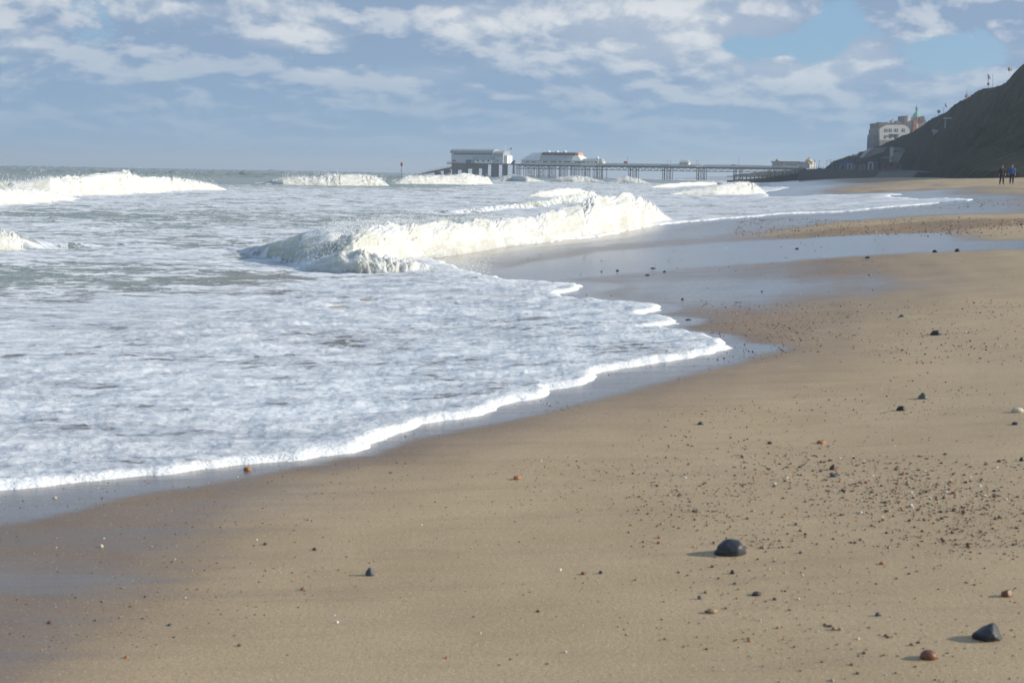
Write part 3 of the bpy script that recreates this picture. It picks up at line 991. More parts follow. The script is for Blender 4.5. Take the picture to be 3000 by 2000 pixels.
class Thing:
    def __init__(self, name, label, cat, fr, base, group=None):
        e = bpy.data.objects.new(name, None)
        e.empty_display_size = 0.5
        COL.objects.link(e)
        e['label'] = label; e['category'] = cat
        if group:
            e['group'] = group
        # local axes: x = u, y = -n (kept right handed)
        e.location = fr.o + fr.u * base[0] + fr.n * base[1] + Vector((0, 0, base[2]))
        e.rotation_euler = (0, 0, fr.a)
        self.e = e; self.base = base

    def part(self, name, mb, mat, parent=None, smooth=False, label=None, kind=None):
        off = self.base
        m2 = MB(); m2.v = [(x - off[0], -(y - off[1]), z - off[2]) for x, y, z in mb.v]; m2.f = mb.f
        o = link(name, m2.mesh(name, mat, smooth=smooth), parent or self.e)
        if label:
            o['label'] = label
        if kind:
            o['kind'] = kind
        return o

    def rep(self, name, src, du, dn, dz, parent=None):
        o = src.copy(); COL.objects.link(o)
        o.parent = parent or self.e
        o.location = (src.location[0] + du, src.location[1] - dn, src.location[2] + dz)
        return o


M_ = simple
concrete = M_('pier_concrete', (0.13, 0.125, 0.115), 0.85, 0.3, 0.3)
iron = M_('pier_iron', (0.085, 0.10, 0.12), 0.6, 0.25, 0.5)
palerail = M_('deck_fascia_paint', (0.60, 0.60, 0.54), 0.6, 0.12, 0.2)
creamp = M_('cream_paint', (0.80, 0.77, 0.66), 0.5, 0.06, 0.3)
whitep = M_('white_paint', (0.80, 0.80, 0.79), 0.5, 0.06, 0.3)
greyroof = M_('grey_metal_roof', (0.33, 0.35, 0.35), 0.45, 0.1, 0.2)
wallgrey = M_('pale_cladding', (0.66, 0.67, 0.70), 0.5, 0.08, 0.3)
glassd = M_('dark_window_glass', (0.03, 0.045, 0.06), 0.12, 0.2, 0.4)
maroon = M_('maroon_boards', (0.10, 0.035, 0.035), 0.6, 0.15, 0.4)
salmon = M_('salmon_paint', (0.62, 0.27, 0.22), 0.6, 0.1, 0.4)
redp = M_('red_paint', (0.55, 0.06, 0.05), 0.5, 0.1, 0.5)
teal = M_('teal_paint', (0.03, 0.13, 0.17), 0.5, 0.1, 0.5)
stonew = M_('old_render', (0.48, 0.46, 0.43), 0.8, 0.12, 0.15)
brick = M_('red_brick', (0.24, 0.105, 0.065), 0.85, 0.2, 0.4)
slate = M_('slate_roof', (0.07, 0.075, 0.085), 0.6, 0.2, 0.4)
copper = M_('green_copper', (0.16, 0.38, 0.28), 0.55, 0.15, 0.3)
brownr = M_('brown_roof', (0.085, 0.075, 0.065), 0.8, 0.2, 0.4)
paleconc = M_('pale_concrete', (0.27, 0.27, 0.25), 0.85, 0.2, 0.1)
darkconc = M_('dark_sea_wall', (0.10, 0.10, 0.10), 0.9, 0.3, 0.1)
timber = M_('dark_timber', (0.06, 0.05, 0.045), 0.85, 0.3, 0.4)
bluep = M_('blue_paint', (0.06, 0.14, 0.26), 0.55, 0.1, 0.4)
yellowp = M_('ochre_paint', (0.55, 0.42, 0.2), 0.55, 0.1, 0.4)

# ------------------------------------------------------------------ the pier
PF = Frame(1300, 1000, -25.6)
U = lambda px, py, n=0: PF.uz(px, py, n)


def zt(px, py):
    return U(px, py)[1]


uL, zL = U(1309, 479); uR, zR = U(2345, 494)
deck_z = 9.1
pier = Thing('pier', 'long iron seaside pier on thin legs running out from the far shore', 'pier', PF, (0, -6, 0))
uA, uB = U(1309, 480)[0], U(1512, 480)[0]
uC = U(1768, 485)[0]; uD = U(2348, 494)[0]
mb = MB().box(uA, uB, -13, 0, deck_z - 0.7, deck_z)
pier.part('boat_house_deck', mb, concrete)
mb = MB().box(uB - 1, uC, -20, 0, deck_z - 0.9, deck_z + 0.02)
pier.part('deck', mb, concrete)
mb = MB().box(uC, uD, -12, 0, deck_z - 0.9, deck_z)
pier.part('deck', mb, concrete, label='narrow walkway deck of the pier')
# pale fascia boards along the edge
mb = MB().box(U(1534, 483)[0], uC, 0.02, 0.35, deck_z - 0.45, deck_z + 1.15)
pier.part('fascia', mb, palerail)
mb = MB().box(uC, U(2262, 494)[0], 0.02, 0.30, deck_z - 0.25, deck_z + 1.0)
pier.part('fascia', mb, palerail)
mb = MB().box(U(1703, 483)[0], U(1746, 483)[0], 0.4, 0.9, deck_z - 0.6, deck_z + 1.5)
pier.part('panel', mb, creamp, label='bright cream panel on the deck edge')
mb = MB().box(U(2040, 489)[0], U(2058.5, 489)[0], 0.4, 1.2, deck_z - 0.5, deck_z + 1.35)
pier.part('panel', mb, creamp, label='bright cream bay on the walkway edge')
mb = MB().box(U(1938, 489)[0], U(1960, 489)[0], 0.4, 1.0, deck_z - 0.6, deck_z + 0.9)
pier.part('panel', mb, greyroof, label='grey bay on the walkway edge')
# girder under the deck: chords and lattice
mb = MB()
for n in (-0.4, -11.0):
    mb.box(uB, uD, n - 0.2, n + 0.2, deck_z - 1.3, deck_z - 0.95)
    mb.box(uB, uD, n - 0.2, n + 0.2, deck_z - 3.3, deck_z - 2.95)
pier.part('girder', mb, iron)
mb = MB()
step = 2.2
k = int((uD - uB) / step)
for i in range(k):
    u0 = uB + i * step
    z0, z1 = deck_z - 3.1, deck_z - 1.1
    if i % 2:
        z0, z1 = z1, z0
    mb.tube((u0, -0.4, z0), (u0 + step, -0.4, z1), 0.14, seg=4)
    mb.tube((u0, -11.0, z0), (u0 + step, -11.0, z1), 0.14, seg=4)
pier.part('lattice', mb, iron, kind='stuff')
# railing with posts
mb = MB()
for n in (0.1, -11.6):
    mb.box(uC, uD - 28, n - .05, n + .05, deck_z + 1.25, deck_z + 1.35)
u = uC
while u < uD - 28:
    mb.box(u, u + .1, 0.05, .15, deck_z, deck_z + 1.3); u += 2.5
pier.part('railing', mb, palerail)
mb = MB()
mb.box(uA, U(1322, 480)[0], -0.1, 0.0, deck_z + 1.1, deck_z + 1.2)
for q in range(8):
    uu = uA + q * 0.4
    mb.box(uu, uu + .08, -0.1, 0.0, deck_z, deck_z + 1.2)
pier.part('railing', mb, palerail)
# concrete legs under the boat house
ztop = zt(1380, 481); zarch = zt(1380, 497)
mb = MB().prism([(U(1322.5, 480)[0], zt(1340, 480.5)), (U(1424, 480)[0], zt(1424, 480.5)), (U(1424, 494)[0], zt(1424, 493)), (U(1366, 494)[0], zt(1366, 495)), (U(1322.5, 500)[0], zt(1322, 500))], -3.2, -0.3)
pier.part('support_wall', mb, concrete)
for (a, b, t) in ((1322.5, 1336, 498), (1351, 1366, 494), (1382, 1397.5, 493), (1411, 1424, 490), (1437.5, 1456, 482), (1470, 1482, 482)):
    zt1 = zt(a, t)
    mb = MB().box(U(a, 500)[0], U(b, 500)[0], -2.9, -0.6, -7, zt1)
    pier.part('concrete_leg', mb, concrete)
mb = MB().box(U(1499.5, 500)[0], U(1502.5, 500)[0], -2, -1.2, -7, deck_z)
pier.part('steel_post', mb, teal)
# thin piles
pm = MB().tube((0, 0, -7), (0, 0, deck_z - 1.0), 0.17, seg=8)
pile0 = None
groups = [(1508, 1526, 5), (1540, 1566, 7), (1572, 1597, 7), (1603, 1628, 7), (1638, 1662, 7), (1672, 1694, 6), (1703, 1726, 6), (1738, 1766, 7),
          (1841, 1848, 2), (1857.5, 1865.5, 2), (1941, 1948, 2), (1957, 1965.5, 2), (2041, 2048, 2), (2057, 2065, 2), (2149.5, 2153.5, 2), (2166, 2170, 2), (2250, 2253.5, 2), (2266, 2270, 2)]
for (a, b, k) in groups:
    for i in range(k):
        px = a + (b - a) * i / (k - 1)
        u0 = U(px, 500, -1.0)[0]
        for n in ((-1.0,) if k > 2 and i % 3 else ((-1.0, -8.0) if k > 2 else (-1.0, -4.5))):
            if pile0 is None:
                pile0 = pier.part('pile', MB().tube((0, 0, -7), (0, 0, deck_z - 1.0), 0.2, seg=8), iron, smooth=False)
                pile0.location = (u0, -n, 0); first = True
                pz = (0, 0)
                continue
            o = pile0.copy(); COL.objects.link(o); o.parent = pier.e
            o.location = (u0, -n, 0)
# cross bracing of the piles
mb = MB()
for (a, b, k) in groups:
    u0, u1 = U(a, 500, -1)[0], U(b, 500, -1)[0]
    mb.box(u0, u1, -1.1, -0.9, 1.2, 1.4)
    mb.tube((u0, -1, 1.3), (u1, -1, deck_z - 3.2), 0.07, seg=4)
    mb.tube((u1, -1, 1.3), (u0, -1, deck_z - 3.2), 0.07, seg=4)
pier.part('bracing', mb, iron, kind='stuff')

# slipway
sl = Thing('slipway', 'sloping lifeboat slipway dropping into the sea left of the boat house', 'slipway', PF, (U(1270, 500)[0], -6, 0))
uu0, zz0 = U(1205, 513); uu1, zz1 = U(1323, 488)
sl.part('ramp', MB().prism([(uu0, zz0 - .5), (uu1, zz1 - 1.0), (uu1, zz1), (uu0, zz0 + 0.3)], -8, -3), concrete)
mb = MB()
for n in (-3.1, -7.9):
    for q in range(14):
        f = q / 13; uq = uu0 + (uu1 - uu0) * f; zq = zz0 + .3 + (zz1 - zz0 - .3) * f
        mb.box(uq, uq + .08, n - .05, n + .05, zq, zq + 1.1)
    mb.prism([(uu0, zz0 + 1.35), (uu1, zz1 + 1.05), (uu1, zz1 + 1.15), (uu0, zz0 + 1.45)], n - .04, n + .04)
sl.part('railing', mb, palerail)
for (a, b, t) in ((1266, 1277, 503), (1293, 1306, 497)):
    sl.part('leg', MB().box(U(a, 500)[0], U(b, 500)[0], -7.5, -3.5, -7, zt(a, t)), concrete)

# lifeboat house
bh = Thing('boat_house', 'grey and white lifeboat house with a curved metal roof at the pier end', 'building', PF, (U(1400, 480)[0], -6, deck_z))
n0, n1 = -11.5, -1.2
u0, u1 = U(1321.5, 470, n1)[0], U(1474, 470, n1)[0]
zr = zt(1400, 447.5)
uw = U(1447, 470, n1)[0]
bh.part('wall', MB().box(u0 + .2, uw, n0 + .3, n1, deck_z, zr), wallgrey)
bh.part('wall', MB().box(uw, u1, n0 + .5, n1, deck_z, zt(1460, 455)), wallgrey)
bh.part('end_wall', MB().box(u1, U(1483, 470, n1)[0], n0 + .6, n1 - 1.5, deck_z, zt(1478, 455)), whitep, label='bright white end wall facing the shore')


def barrel(za, zb, k=9):
    prof = []
    for i in range(k):
        t = math.pi * (0.04 + 0.92 * i / (k - 1))
        prof.append(((n1 + .7) + ((n0 - .4) - (n1 + .7)) * (1 - math.cos(t)) / 2, za + (zb - za) * math.sin(t) ** 0.8))
    return [(n1 + .7, za - .25)] + prof + [(n0 - .4, za - .25)]


bh.part('roof', MB().prism_u(barrel(zr, zt(1400, 436)), U(1320, 440, n1)[0], U(1446, 440, n1)[0]), greyroof)
bh.part('lower_roof', MB().prism_u(barrel(zt(1460, 454.5), zt(1460, 442)), U(1446, 440, n1)[0], U(1475, 440, n1)[0]), greyroof)
bw0, bw1 = zt(1400, 453.6), zt(1400, 449.2)
wu = U(1330, 450, n1)[0]; we = U(1443, 450, n1)[0]
nw = 16
for i in range(nw):
    a = wu + (we - wu) * i / nw; b = a + (we - wu) / nw * .82
    o = bh.part('window', MB().box(a, b, n1, n1 + .12, bw0, bw1), glassd)
mb = MB()
u = u0 + .4
while u < uw:
    mb.box(u, u + .10, n1, n1 + .14, deck_z + .1, bw0 - .1); u += 1.62
while u < u1:
    mb.box(u, u + .10, n1, n1 + .14, deck_z + .1, zt(1460, 456)); u += 1.5
bh.part('cladding_rib', mb, greyroof, kind=None)
# lean-to
na1 = 1.6
au0, au1 = U(1390.5, 470, na1)[0], U(1441, 470, na1)[0]
zs = zt(1410, 468.5)
ax = bh.part('annex', MB().box(au0, au1, n1, na1, deck_z, zs), whitep)
bh.part('annex_roof', MB().frustum((au0 - 1.0, au1 + .3, n1, na1 + .4), (au0 + .3, au1 - .2, n1, n1 + .8), zs, zt(1410, 457.5)), greyroof)
bh.part('annex_side_roof', MB().prism([(U(1376, 478, na1)[0], deck_z + .1), (au0 - .05, deck_z + .1), (au0 - .05, zt(1390, 459)), (U(1386, 466, na1)[0], zt(1386, 466))], n1, na1 - .2), greyroof)
for c in (1400, 1416, 1431):
    bh.part('window', MB().box(U(c - 2.6, 470, na1)[0], U(c + 2.6, 470, na1)[0], na1, na1 + .1, zt(c, 473.5), zt(c, 469.5)), glassd, parent=None)
bh.part('door', MB().box(U(1456, 470, n1)[0], U(1460, 470, n1)[0], n1 + .15, n1 + .22, zt(1458, 472), zt(1458, 469)), glassd)
bh.part('plant_box', MB().box(U(1365, 475, na1)[0], U(1376, 475, na1)[0], n1 + .2, na1, deck_z, zt(1370, 468.5)), teal, label='dark teal box against the wall')
bh.part('lifebuoy_box', MB().box(U(1328, 470, n1)[0], U(1335, 470, n1)[0], n1 + .15, n1 + .9, zt(1330, 473), zt(1330, 469)), redp, label='small red box on the seaward wall')
for (px, a, b, w) in ((1324, 424, 441, .12), (1480.5, 425, 456, .16)):
    ua = U(px, 440, -4)[0]
    bh.part('mast', MB().tube((ua, -4, zt(px, b)), (ua, -4, zt(px, a)), w, w * .6, 6), whitep)

fp = Thing('flagpole', 'white flagpole flying a white and red flag between boat house and theatre', 'flagpole', PF, (U(1490.5, 478)[0], -1, deck_z))
uf = U(1490.5, 460)[0]
fp.part('pole', MB().tube((uf, -1, deck_z), (uf, -1, zt(1490, 431)), .14, .08, 6), whitep)
fl = MB().prism([(uf, zt(1490, 439)), (U(1496, 439)[0], zt(1490, 438.6)), (U(1497, 433)[0], zt(1490, 432.8)), (uf, zt(1490, 432.4))], -1.05, -.95)
fp.part('flag', fl, whitep)
fp.part('flag_edge', MB().prism([(U(1496, 439)[0], zt(1490, 438.8)), (U(1497.6, 439)[0], zt(1490, 438.5)), (U(1498.2, 433)[0], zt(1490, 432.9)), (U(1497, 433)[0], zt(1490, 432.7))], -1.06, -.94), redp)
cr = Thing('deck_crane', 'dark teal deck crane on the pier beside the white flagpole', 'crane', PF, (U(1500, 478)[0], -2, deck_z))
cr.part('base', MB().prism([(U(1494, 478)[0], deck_z), (U(1502, 478)[0], deck_z), (U(1503, 474)[0], zt(1500, 473)), (U(1498, 474)[0], zt(1500, 474))], -3, -1), teal)
cr.part('jib', MB().prism([(U(1497, 475)[0], zt(1497, 475)), (U(1505, 475)[0], zt(1505, 474)), (U(1505.5, 470)[0], zt(1505, 469.6)), (U(1500, 470)[0], zt(1500, 471))], -2.6, -1.4), teal)

# theatre
th_ = Thing('pier_theatre', 'white pier theatre with hipped metal roof, maroon roof band and three cupolas', 'building', PF, (U(1610, 480)[0], -9, deck_z))
n0, n1 = -18, -2
ze = zt(1600, 470)
u = lambda px, n=n1: U(px, 470, n)[0]
th_.part('wall', MB().box(u(1527), u(1700), n0, n1, deck_z, ze), whitep)
for (a, b) in ((1541, 1551), (1556, 1570), (1592, 1604), (1612, 1630), (1636, 1646), (1652, 1672)):
    th_.part('window', MB().box(u(a), u(b), n1, n1 + .1, zt(a, 476), zt(a, 472.5)), M_('grey_window_glass', (0.16, 0.18, 0.2), 0.3, .1, .3))
th_.part('seaward_roof', MB().frustum((u(1525), u(1577), n0 - .4, n1 + .5), (u(1552), u(1577), n0 + 5, n1 - 4.5), ze, zt(1560, 447)), wallgrey)
th_.part('parapet', MB().frustum((u(1577), u(1580), n0 - .5, n1 + .8), (u(1577), u(1580), n0 + 4, n1 - 3.5), ze - .2, zt(1579, 446)), creamp)
th_.part('main_roof', MB().frustum((u(1580), u(1675.5), n0 - .4, n1 + .6), (u(1580), u(1675.5), n0 + 3.5, n1 - 3.2), ze, zt(1620, 454.6)), greyroof)
mb = MB()
zq = zt(1620, 454.6)
for i in range(34):
    ua = u(1581) + (u(1674.5) - u(1581)) * i / 33
    mb.add([(ua - .07, n1 + .62, ze + .03), (ua + .07, n1 + .62, ze + .03), (ua + .07, n1 - 3.12, zq + .06), (ua - .07, n1 - 3.12, zq + .06),
            (ua - .07, n1 + .62, ze - .1), (ua + .07, n1 + .62, ze - .1), (ua + .07, n1 - 3.2, zq - .1), (ua - .07, n1 - 3.2, zq - .1)],
           [(0, 1, 2, 3), (7, 6, 5, 4), (0, 4, 5, 1), (3, 2, 6, 7), (0, 3, 7, 4), (1, 5, 6, 2)])
th_.part('roof_seam', mb, palerail)
th_.part('roof_band', MB().box(u(1582), u(1679), n0 + 3.6, n1 - 3.4, zt(1620, 454.9), zt(1620, 446.4)), maroon)
th_.part('band_end', MB().box(u(1679), u(1687.5), n0 + 4, n1 - 3.6, zt(1685, 455), zt(1685, 447.2)), salmon, label='salmon pink end of the roof band')
th_.part('shoreward_roof', MB().frustum((u(1675.5), u(1704.5), n0 - .3, n1 + .6), (u(1675.5), u(1687), n0 + 3.6, n1 - 3.4), ze, zt(1685, 454.9)), creamp)
for c in (1610, 1634.6, 1658):
    uc = U(c, 445, -9)[0]
    cp = th_.part('cupola', MB().lathe((uc, -7.5, zt(c, 446.6)), [(1.15, 0), (1.15, .45), (1.35, .5), (.9, 1.0), (.35, 1.35), (.05, 1.8)], 8), whitep)
zl = zt(1730, 472)
th_.part('foyer', MB().box(u(1704.5), u(1752), n0 + 3, n1, deck_z, zl), whitep)
for i, (a, b) in enumerate(((1685, 1690), (1692, 1699), (1706, 1716), (1722, 1726), (1733, 1737), (1741, 1750))):
    th_.part('window', MB().box(u(a), u(b), n1 + .01, n1 + .12, deck_z + .9, zl - .4), teal if i == 2 else glassd)
th_.part('foyer_roof', MB().frustum((u(1704.5), u(1754), n0 + 2.6, n1 + .5), (u(1706), u(1751), n0 + 6, n1 - 3), zl, zt(1730, 464.8)), greyroof)
uc = U(1761, 475, -5)[0]
tr = th_.part('rotunda', MB().lathe((uc, -5, deck_z), [(2.0, 0), (2.0, zt(1761, 475.5) - deck_z)], 12), whitep)
for i in range(5):
    a = R(200 + i * 28)
    th_.part('window', MB().box(uc + 2.02 * math.cos(a) - .2, uc + 2.02 * math.cos(a) + .2, -5 - 2.02 * math.sin(a) - .1, -5 - 2.02 * math.sin(a) + .12, deck_z + .8, zt(1761, 477)), glassd)
th_.part('rotunda_roof', MB().lathe((uc, -5, zt(1761, 475.5)), [(2.3, 0), (1.9, .7), (1.0, 1.7), (.5, 2.3)], 12), greyroof)
uc2 = U(1751, 460, -6)[0]
th_.part('turret', MB().lathe((uc2, -6, zt(1751, 466.5)), [(.9, 0), (.9, .8), (1.1, .9), (.5, 1.6), (.12, 2.1), (.05, 2.9)], 8), whitep)

# things on the walkway
kk = Thing('shelter', 'small white shelter with a hipped roof halfway along the walkway', 'shelter', PF, (U(2003, 486)[0], -4, deck_z))
a, b = U(1990, 480, -1.5)[0], U(2017, 480, -1.5)[0]
kk.part('wall', MB().box(a, b, -5.5, -1.5, deck_z, deck_z + 2.3), whitep)
for i in range(6):
    q = a + .4 + i * (b - a - .8) / 6
    kk.part('window', MB().box(q, q + .45, -1.5, -1.42, deck_z + .8, deck_z + 2.1), glassd)
kk.part('roof', MB().frustum((a - .6, b + .6, -6, -1), (a + 1.3, b - 1.3, -4, -3), deck_z + 2.3, deck_z + 3.7), M_('pale_roof', (0.5, 0.48, 0.42), .7, .1, .3))
kk.part('finial', MB().tube((U(1993, 475, -3.5)[0], -3.5, deck_z + 3.0), (U(1993, 475, -3.5)[0], -3.5, deck_z + 5.2), .08, .04, 6), iron)

lb = Thing('notice_board', 'small red board on the pier rail right of the theatre', 'sign', PF, (U(1832, 480)[0], -.5, deck_z))
lb.part('board', MB().box(U(1826.5, 480)[0], U(1837, 480)[0], -.6, -.45, deck_z + 1.2, deck_z + 2.7), redp)
lb.part('post', MB().box(U(1829, 480)[0], U(1829.6, 480)[0], -.75, -.6, deck_z, deck_z + 1.4), iron)
lb.part('post', MB().box(U(1834, 480)[0], U(1834.6, 480)[0], -.75, -.6, deck_z, deck_z + 1.4), iron)


def lamp_post(px, top, bot, fr, n, label, grp, zb=None, mat=iron):
    uq, zb2 = fr.uz(px, bot, n)
    zb = zb2 if zb is None else zb
    ztp = fr.uz(px, top, n)[1]
    t = Thing('lamp_post', label, 'lamp post', fr, (uq, n, zb), grp)
    h = ztp - zb
    t.part('post', MB().tube((uq, n, zb), (uq, n, zb + h * .9), .10, .06, 6), mat)
    t.part('lantern', MB().lathe((uq, n, zb + h * .88), [(.06, 0), (.22, h * .04), (.22, h * .08), (.05, h * .12)], 6), mat)


for (px, tp, lab) in ((1838.5, 460, 'dark lamp post beside the red notice board on the pier'), (1955.6, 468.5, 'lamp post left of the shelter, farther from it of two'),
                      (1964.6, 469, 'lamp post left of the shelter, nearer to it of two'), (2039.5, 469, 'lamp post on the walkway just above the cream bay, left of two'),
                      (2045.5, 469.5, 'lamp post on the walkway just above the cream bay, right of two'), (2164, 464, 'tall lamp post alone on the walkway near the shore end')):
    lamp_post(px, tp, 487, PF, -1.2, lab, 'lamp posts on the pier', zb=deck_z)

bn_ = Thing('bench', 'dark bench on the walkway left of the tall lone lamp post', 'bench', PF, (U(2146, 490)[0], -2, deck_z))
a = U(2139, 488)[0]; b = U(2152, 488)[0]
bn_.part('seat', MB().box(a, b, -2.2, -1.6, deck_z + .4, deck_z + .5), timber)
bn_.part('backrest', MB().box(a, b, -2.3, -2.2, deck_z + .5, deck_z + 1.5), timber)
for q in (a + .1, b - .25):
    bn_.part('leg', MB().box(q, q + .15, -2.2, -1.7, deck_z, deck_z + .4), timber)

# entrance building
eb = Thing('pier_entrance', 'long low pier entrance building with two small ochre domes', 'building', PF, (U(2310, 494)[0], -8, deck_z))
ze = U(2300, 475.5)[1]
eb.part('wall', MB().box(u(2262), u(2341), n0, n1, deck_z - .2, ze), creamp)
eb.part('wall', MB().box(u(2341), u(2372), n0, n1 - .5, deck_z - .2, U(2350, 477)[1]), stonew)
eb.part('roof', MB().frustum((u(2257), u(2344), n0 - .6, n1 + 1.4), (u(2260), u(2342), n0 + .5, n1 - .5), ze, U(2300, 472.3)[1]), slate)
eb.part('roof', MB().box(u(2344), u(2368), n0 - .2, n1, U(2350, 477)[1], U(2350, 474.5)[1]), stonew)
for i in range(8):
    q = u(2263.5) + i * (u(2295) - u(2263.5)) / 8
    eb.part('column', MB().box(q, q + .28, n1 + .3, n1 + .6, deck_z, ze), whitep)
    eb.part('window', MB().box(q + .34, q + .72, n1, n1 + .1, deck_z + 1.0, ze - .5), glassd)
eb.part('window', MB().box(u(2300), u(2338), n1, n1 + .1, deck_z + 1.4, ze - 1.2), M_('grey_window_glass', (0.16, 0.18, 0.2)))
for (c, r_, t0, t1, mt) in ((2277.5, 1.15, 473, 463.5, yellowp), (2370, 2.3, 481, 460, yellowp)):
    uc = U(c, 470, -6)[0]; zb = U(c, t0, -6)[1]; hh = U(c, t1, -6)[1] - zb
    d_ = eb.part('dome', MB().lathe((uc, -6, zb), [(r_, 0), (r_, hh * .3), (r_ * 1.08, hh * .32), (r_ * .98, hh * .5), (r_ * .7, hh * .68), (r_ * .25, hh * .8)], 12), mt, smooth=True)
    eb.part('finial', MB().lathe((uc, -6, zb + hh * .78), [(r_ * .22, 0), (r_ * .25, hh * .08), (.08, hh * .15), (.04, hh * .25)], 8), iron)

# marker post out at sea
mk = Frame(1176, 620, 0)
t = Thing('channel_marker', 'thin dark marker post with red square topmark standing in the sea', 'marker post', mk, (0, 0, 0))
zb = -3
t.part('post', MB().tube((0, 0, zb), (0, 0, mk.uz(1176, 483)[1]), .13, .10, 8), iron)
z0, z1 = mk.uz(1176, 486.5)[1], mk.uz(1176, 477)[1]
t.part('topmark', MB().box(-.42, .52, -.2, .2, z0, z1), redp)
t.part('topmark_cap', MB().lathe((0, 0, z1), [(.3, 0), (.1, .25)], 8), redp)

def on_slope(px, py):
    """point of the cliff face seen at a pixel"""
    d = rays([px], [py])[0]
    CAa, CLl, Zz = CLF
    X_ = CLl * CT + CAa * ST; Y_ = -CLl * ST + CAa * CT
    ex = X_ / Y_ - d[0]; ez = (Zz - CAM_H) / Y_ - d[2]
    q = ex * ex + ez * ez
    cand = np.argwhere(q < (2.5 / FPX) ** 2)
    if len(cand) == 0:
        cand = [np.unravel_index(np.argmin(q), q.shape)]
    best = min(cand, key=lambda c: Y_[tuple(c)])
    return float(Y_[tuple(best)])



# ------------------------------------------------------------------ groyne, sea wall, promenade
GF = Frame(2240, 640, -8)
g = Thing('groyne', 'dark timber groyne with stub posts stepping down to the surf below the pier', 'groyne', GF, (0, 0, 0))
top = [(2130, 528.5), (2165, 526.5), (2200, 524), (2240, 520.5), (2280, 515.5), (2320, 511), (2345, 507)]
tp = [GF.uz(x, y) for x, y in top]
g.part('planking', MB().prism([(tp[0][0], -2)] + [(tp[-1][0], -2)] + tp[::-1], -1.0, -.3), timber)
for i in range(17):
    x = 2150 + i * 11.8; y = np.interp(x, [p[0] for p in top], [p[1] for p in top])
    uq, zq = GF.uz(x, y)
    hgt = 1.5 if i % 3 == 0 else .8
    g.part('post', MB().box(uq, uq + .45, -.3, .1, -2, zq + hgt), timber)
WF = Frame(2345, 600, -60)
sw_ = Thing('sea_wall', 'long dark concrete sea wall below the promenade at the far shore', 'sea wall', WF, (0, 0, 0))
pts = [(2340, 497), (2395, 495), (2440, 497), (2500, 497), (2560, 497), (2600, 498), (2640, 501), (2690, 505)]
pz = [WF.uz(x, y) for x, y in pts]
sw_.part('wall', MB().prism([(pz[0][0], -1)] + [(pz[-1][0], -1)] + pz[::-1], -14, 0), darkconc)
q0, q1 = WF.uz(2579, 496)[0], WF.uz(2690, 496)[0]
sw_.part('apron', MB().prism_u([(0.01, -1), (5.5, -1), (5.3, 1.2), (0.01, WF.uz(2600, 502)[1])], q0, q1), M_('apron_concrete', (.13, .13, .125), .9, .2, .1), label='pale sloping concrete apron')
mb = MB()
for i in range(40):
    q = pz[0][0] + (pz[-2][0] - pz[0][0]) * i / 40
    zq = np.interp(q, [p[0] for p in pz], [p[1] for p in pz])
    mb.box(q, q + .12, -.4, -.3, zq, zq + 1.1)
sw_.part('railing_post', mb, iron)

for (px, tpy, lab) in ((2386, 468, 'promenade lamp post just right of the ochre dome, first of four'), (2399, 470, 'promenade lamp post right of the ochre dome, second of four'),
                       (2422, 470, 'promenade lamp post left of the dark kiosk, farther from it of two'), (2431, 467, 'promenade lamp post left of the dark kiosk, nearest to it'),
                       (2441, 470, 'short lamp post behind the flat roof of the dark kiosk'), (2454, 467, 'lamp post at the right end of the dark kiosk'),
                       (2466, 469, 'lamp post behind the blue sloping roof')):
    lamp_post(px, tpy, 496, WF, -10, lab, 'lamp posts on the promenade')

HF = Frame(2500, 585, -14)


def hut(name, label, cat, x0, x1, yt, yb, mat, roofm, n=0, depth=5, roof='flat', grp=None, door=None, rise=2.5):
    a, zb = HF.uz(x0, yb, n); b, ztp = HF.uz(x1, yt, n)
    t = Thing(name, label, cat, HF, ((a + b) / 2, n, zb), grp)
    t.part('wall', MB().box(a, b, n - depth, n, zb - 1.0, ztp), mat)
    if roof == 'flat':
        t.part('roof', MB().box(a - .3, b + .3, n - depth - .3, n + .4, ztp, ztp + .35), roofm)
    elif roof == 'shed':
        t.part('roof', MB().prism([(a - .3, ztp), (b + .3, ztp), (b + .3, ztp + rise), (a - .3, ztp + .2)], n - depth - .3, n + .3), roofm)
    else:
        t.part('roof', MB().prism([(a - .3, ztp), (b + .3, ztp), ((a + b) / 2, ztp + rise)], n - depth - .3, n + .3), roofm)
    w = (b - a)
    hh = ztp - zb
    kk_ = max(1, int(w / 2.2))
    for i in range(kk_):
        q = a + w * (i + .28) / kk_
        t.part('door' if i % 2 == 0 else 'window', MB().box(q, q + w / kk_ * .42, n, n + .08, zb + (.05 if i % 2 == 0 else hh * .35), zb + hh * .78), door or glassd)
    return t


hut('kiosk', 'dark flat roofed kiosk at the left end of the promenade row', 'kiosk', 2435, 2455, 477.5, 496, M_('dull_blue', (.13, .15, .2), .7), slate)
hut('promenade_building', 'low building with a blue sloping roof on the promenade', 'building', 2459, 2480, 482, 497, M_('blue_grey_wall', (.22, .24, .33), .7), bluep, roof='shed', rise=2.2)
hut('promenade_building', 'pale promenade building under a dark blue roof', 'building', 2481, 2497, 479, 496, stonew, bluep, roof='shed', rise=1.7)
hut('promenade_building', 'grey promenade building between the blue roofs and the pink hut', 'building', 2498, 2524, 480, 497, M_('mid_grey_wall', (.25, .25, .27), .7), slate)
hut('beach_hut', 'pinkish beach hut left of the white hut', 'hut', 2526, 2535, 481, 497, M_('pinkish_paint', (.48, .36, .33), .7), slate, roof='gable', rise=1.0)
hut('beach_hut', 'white gabled hut on the promenade next to the blue hut', 'hut', 2542, 2559, 474, 497, M_('hut_white', (.55, .55, .52), .7), slate, roof='gable', rise=1.2)
hut('beach_hut', 'deep blue hut on the promenade right of the white hut', 'hut', 2560, 2573, 473, 497, bluep, slate, n=.3)
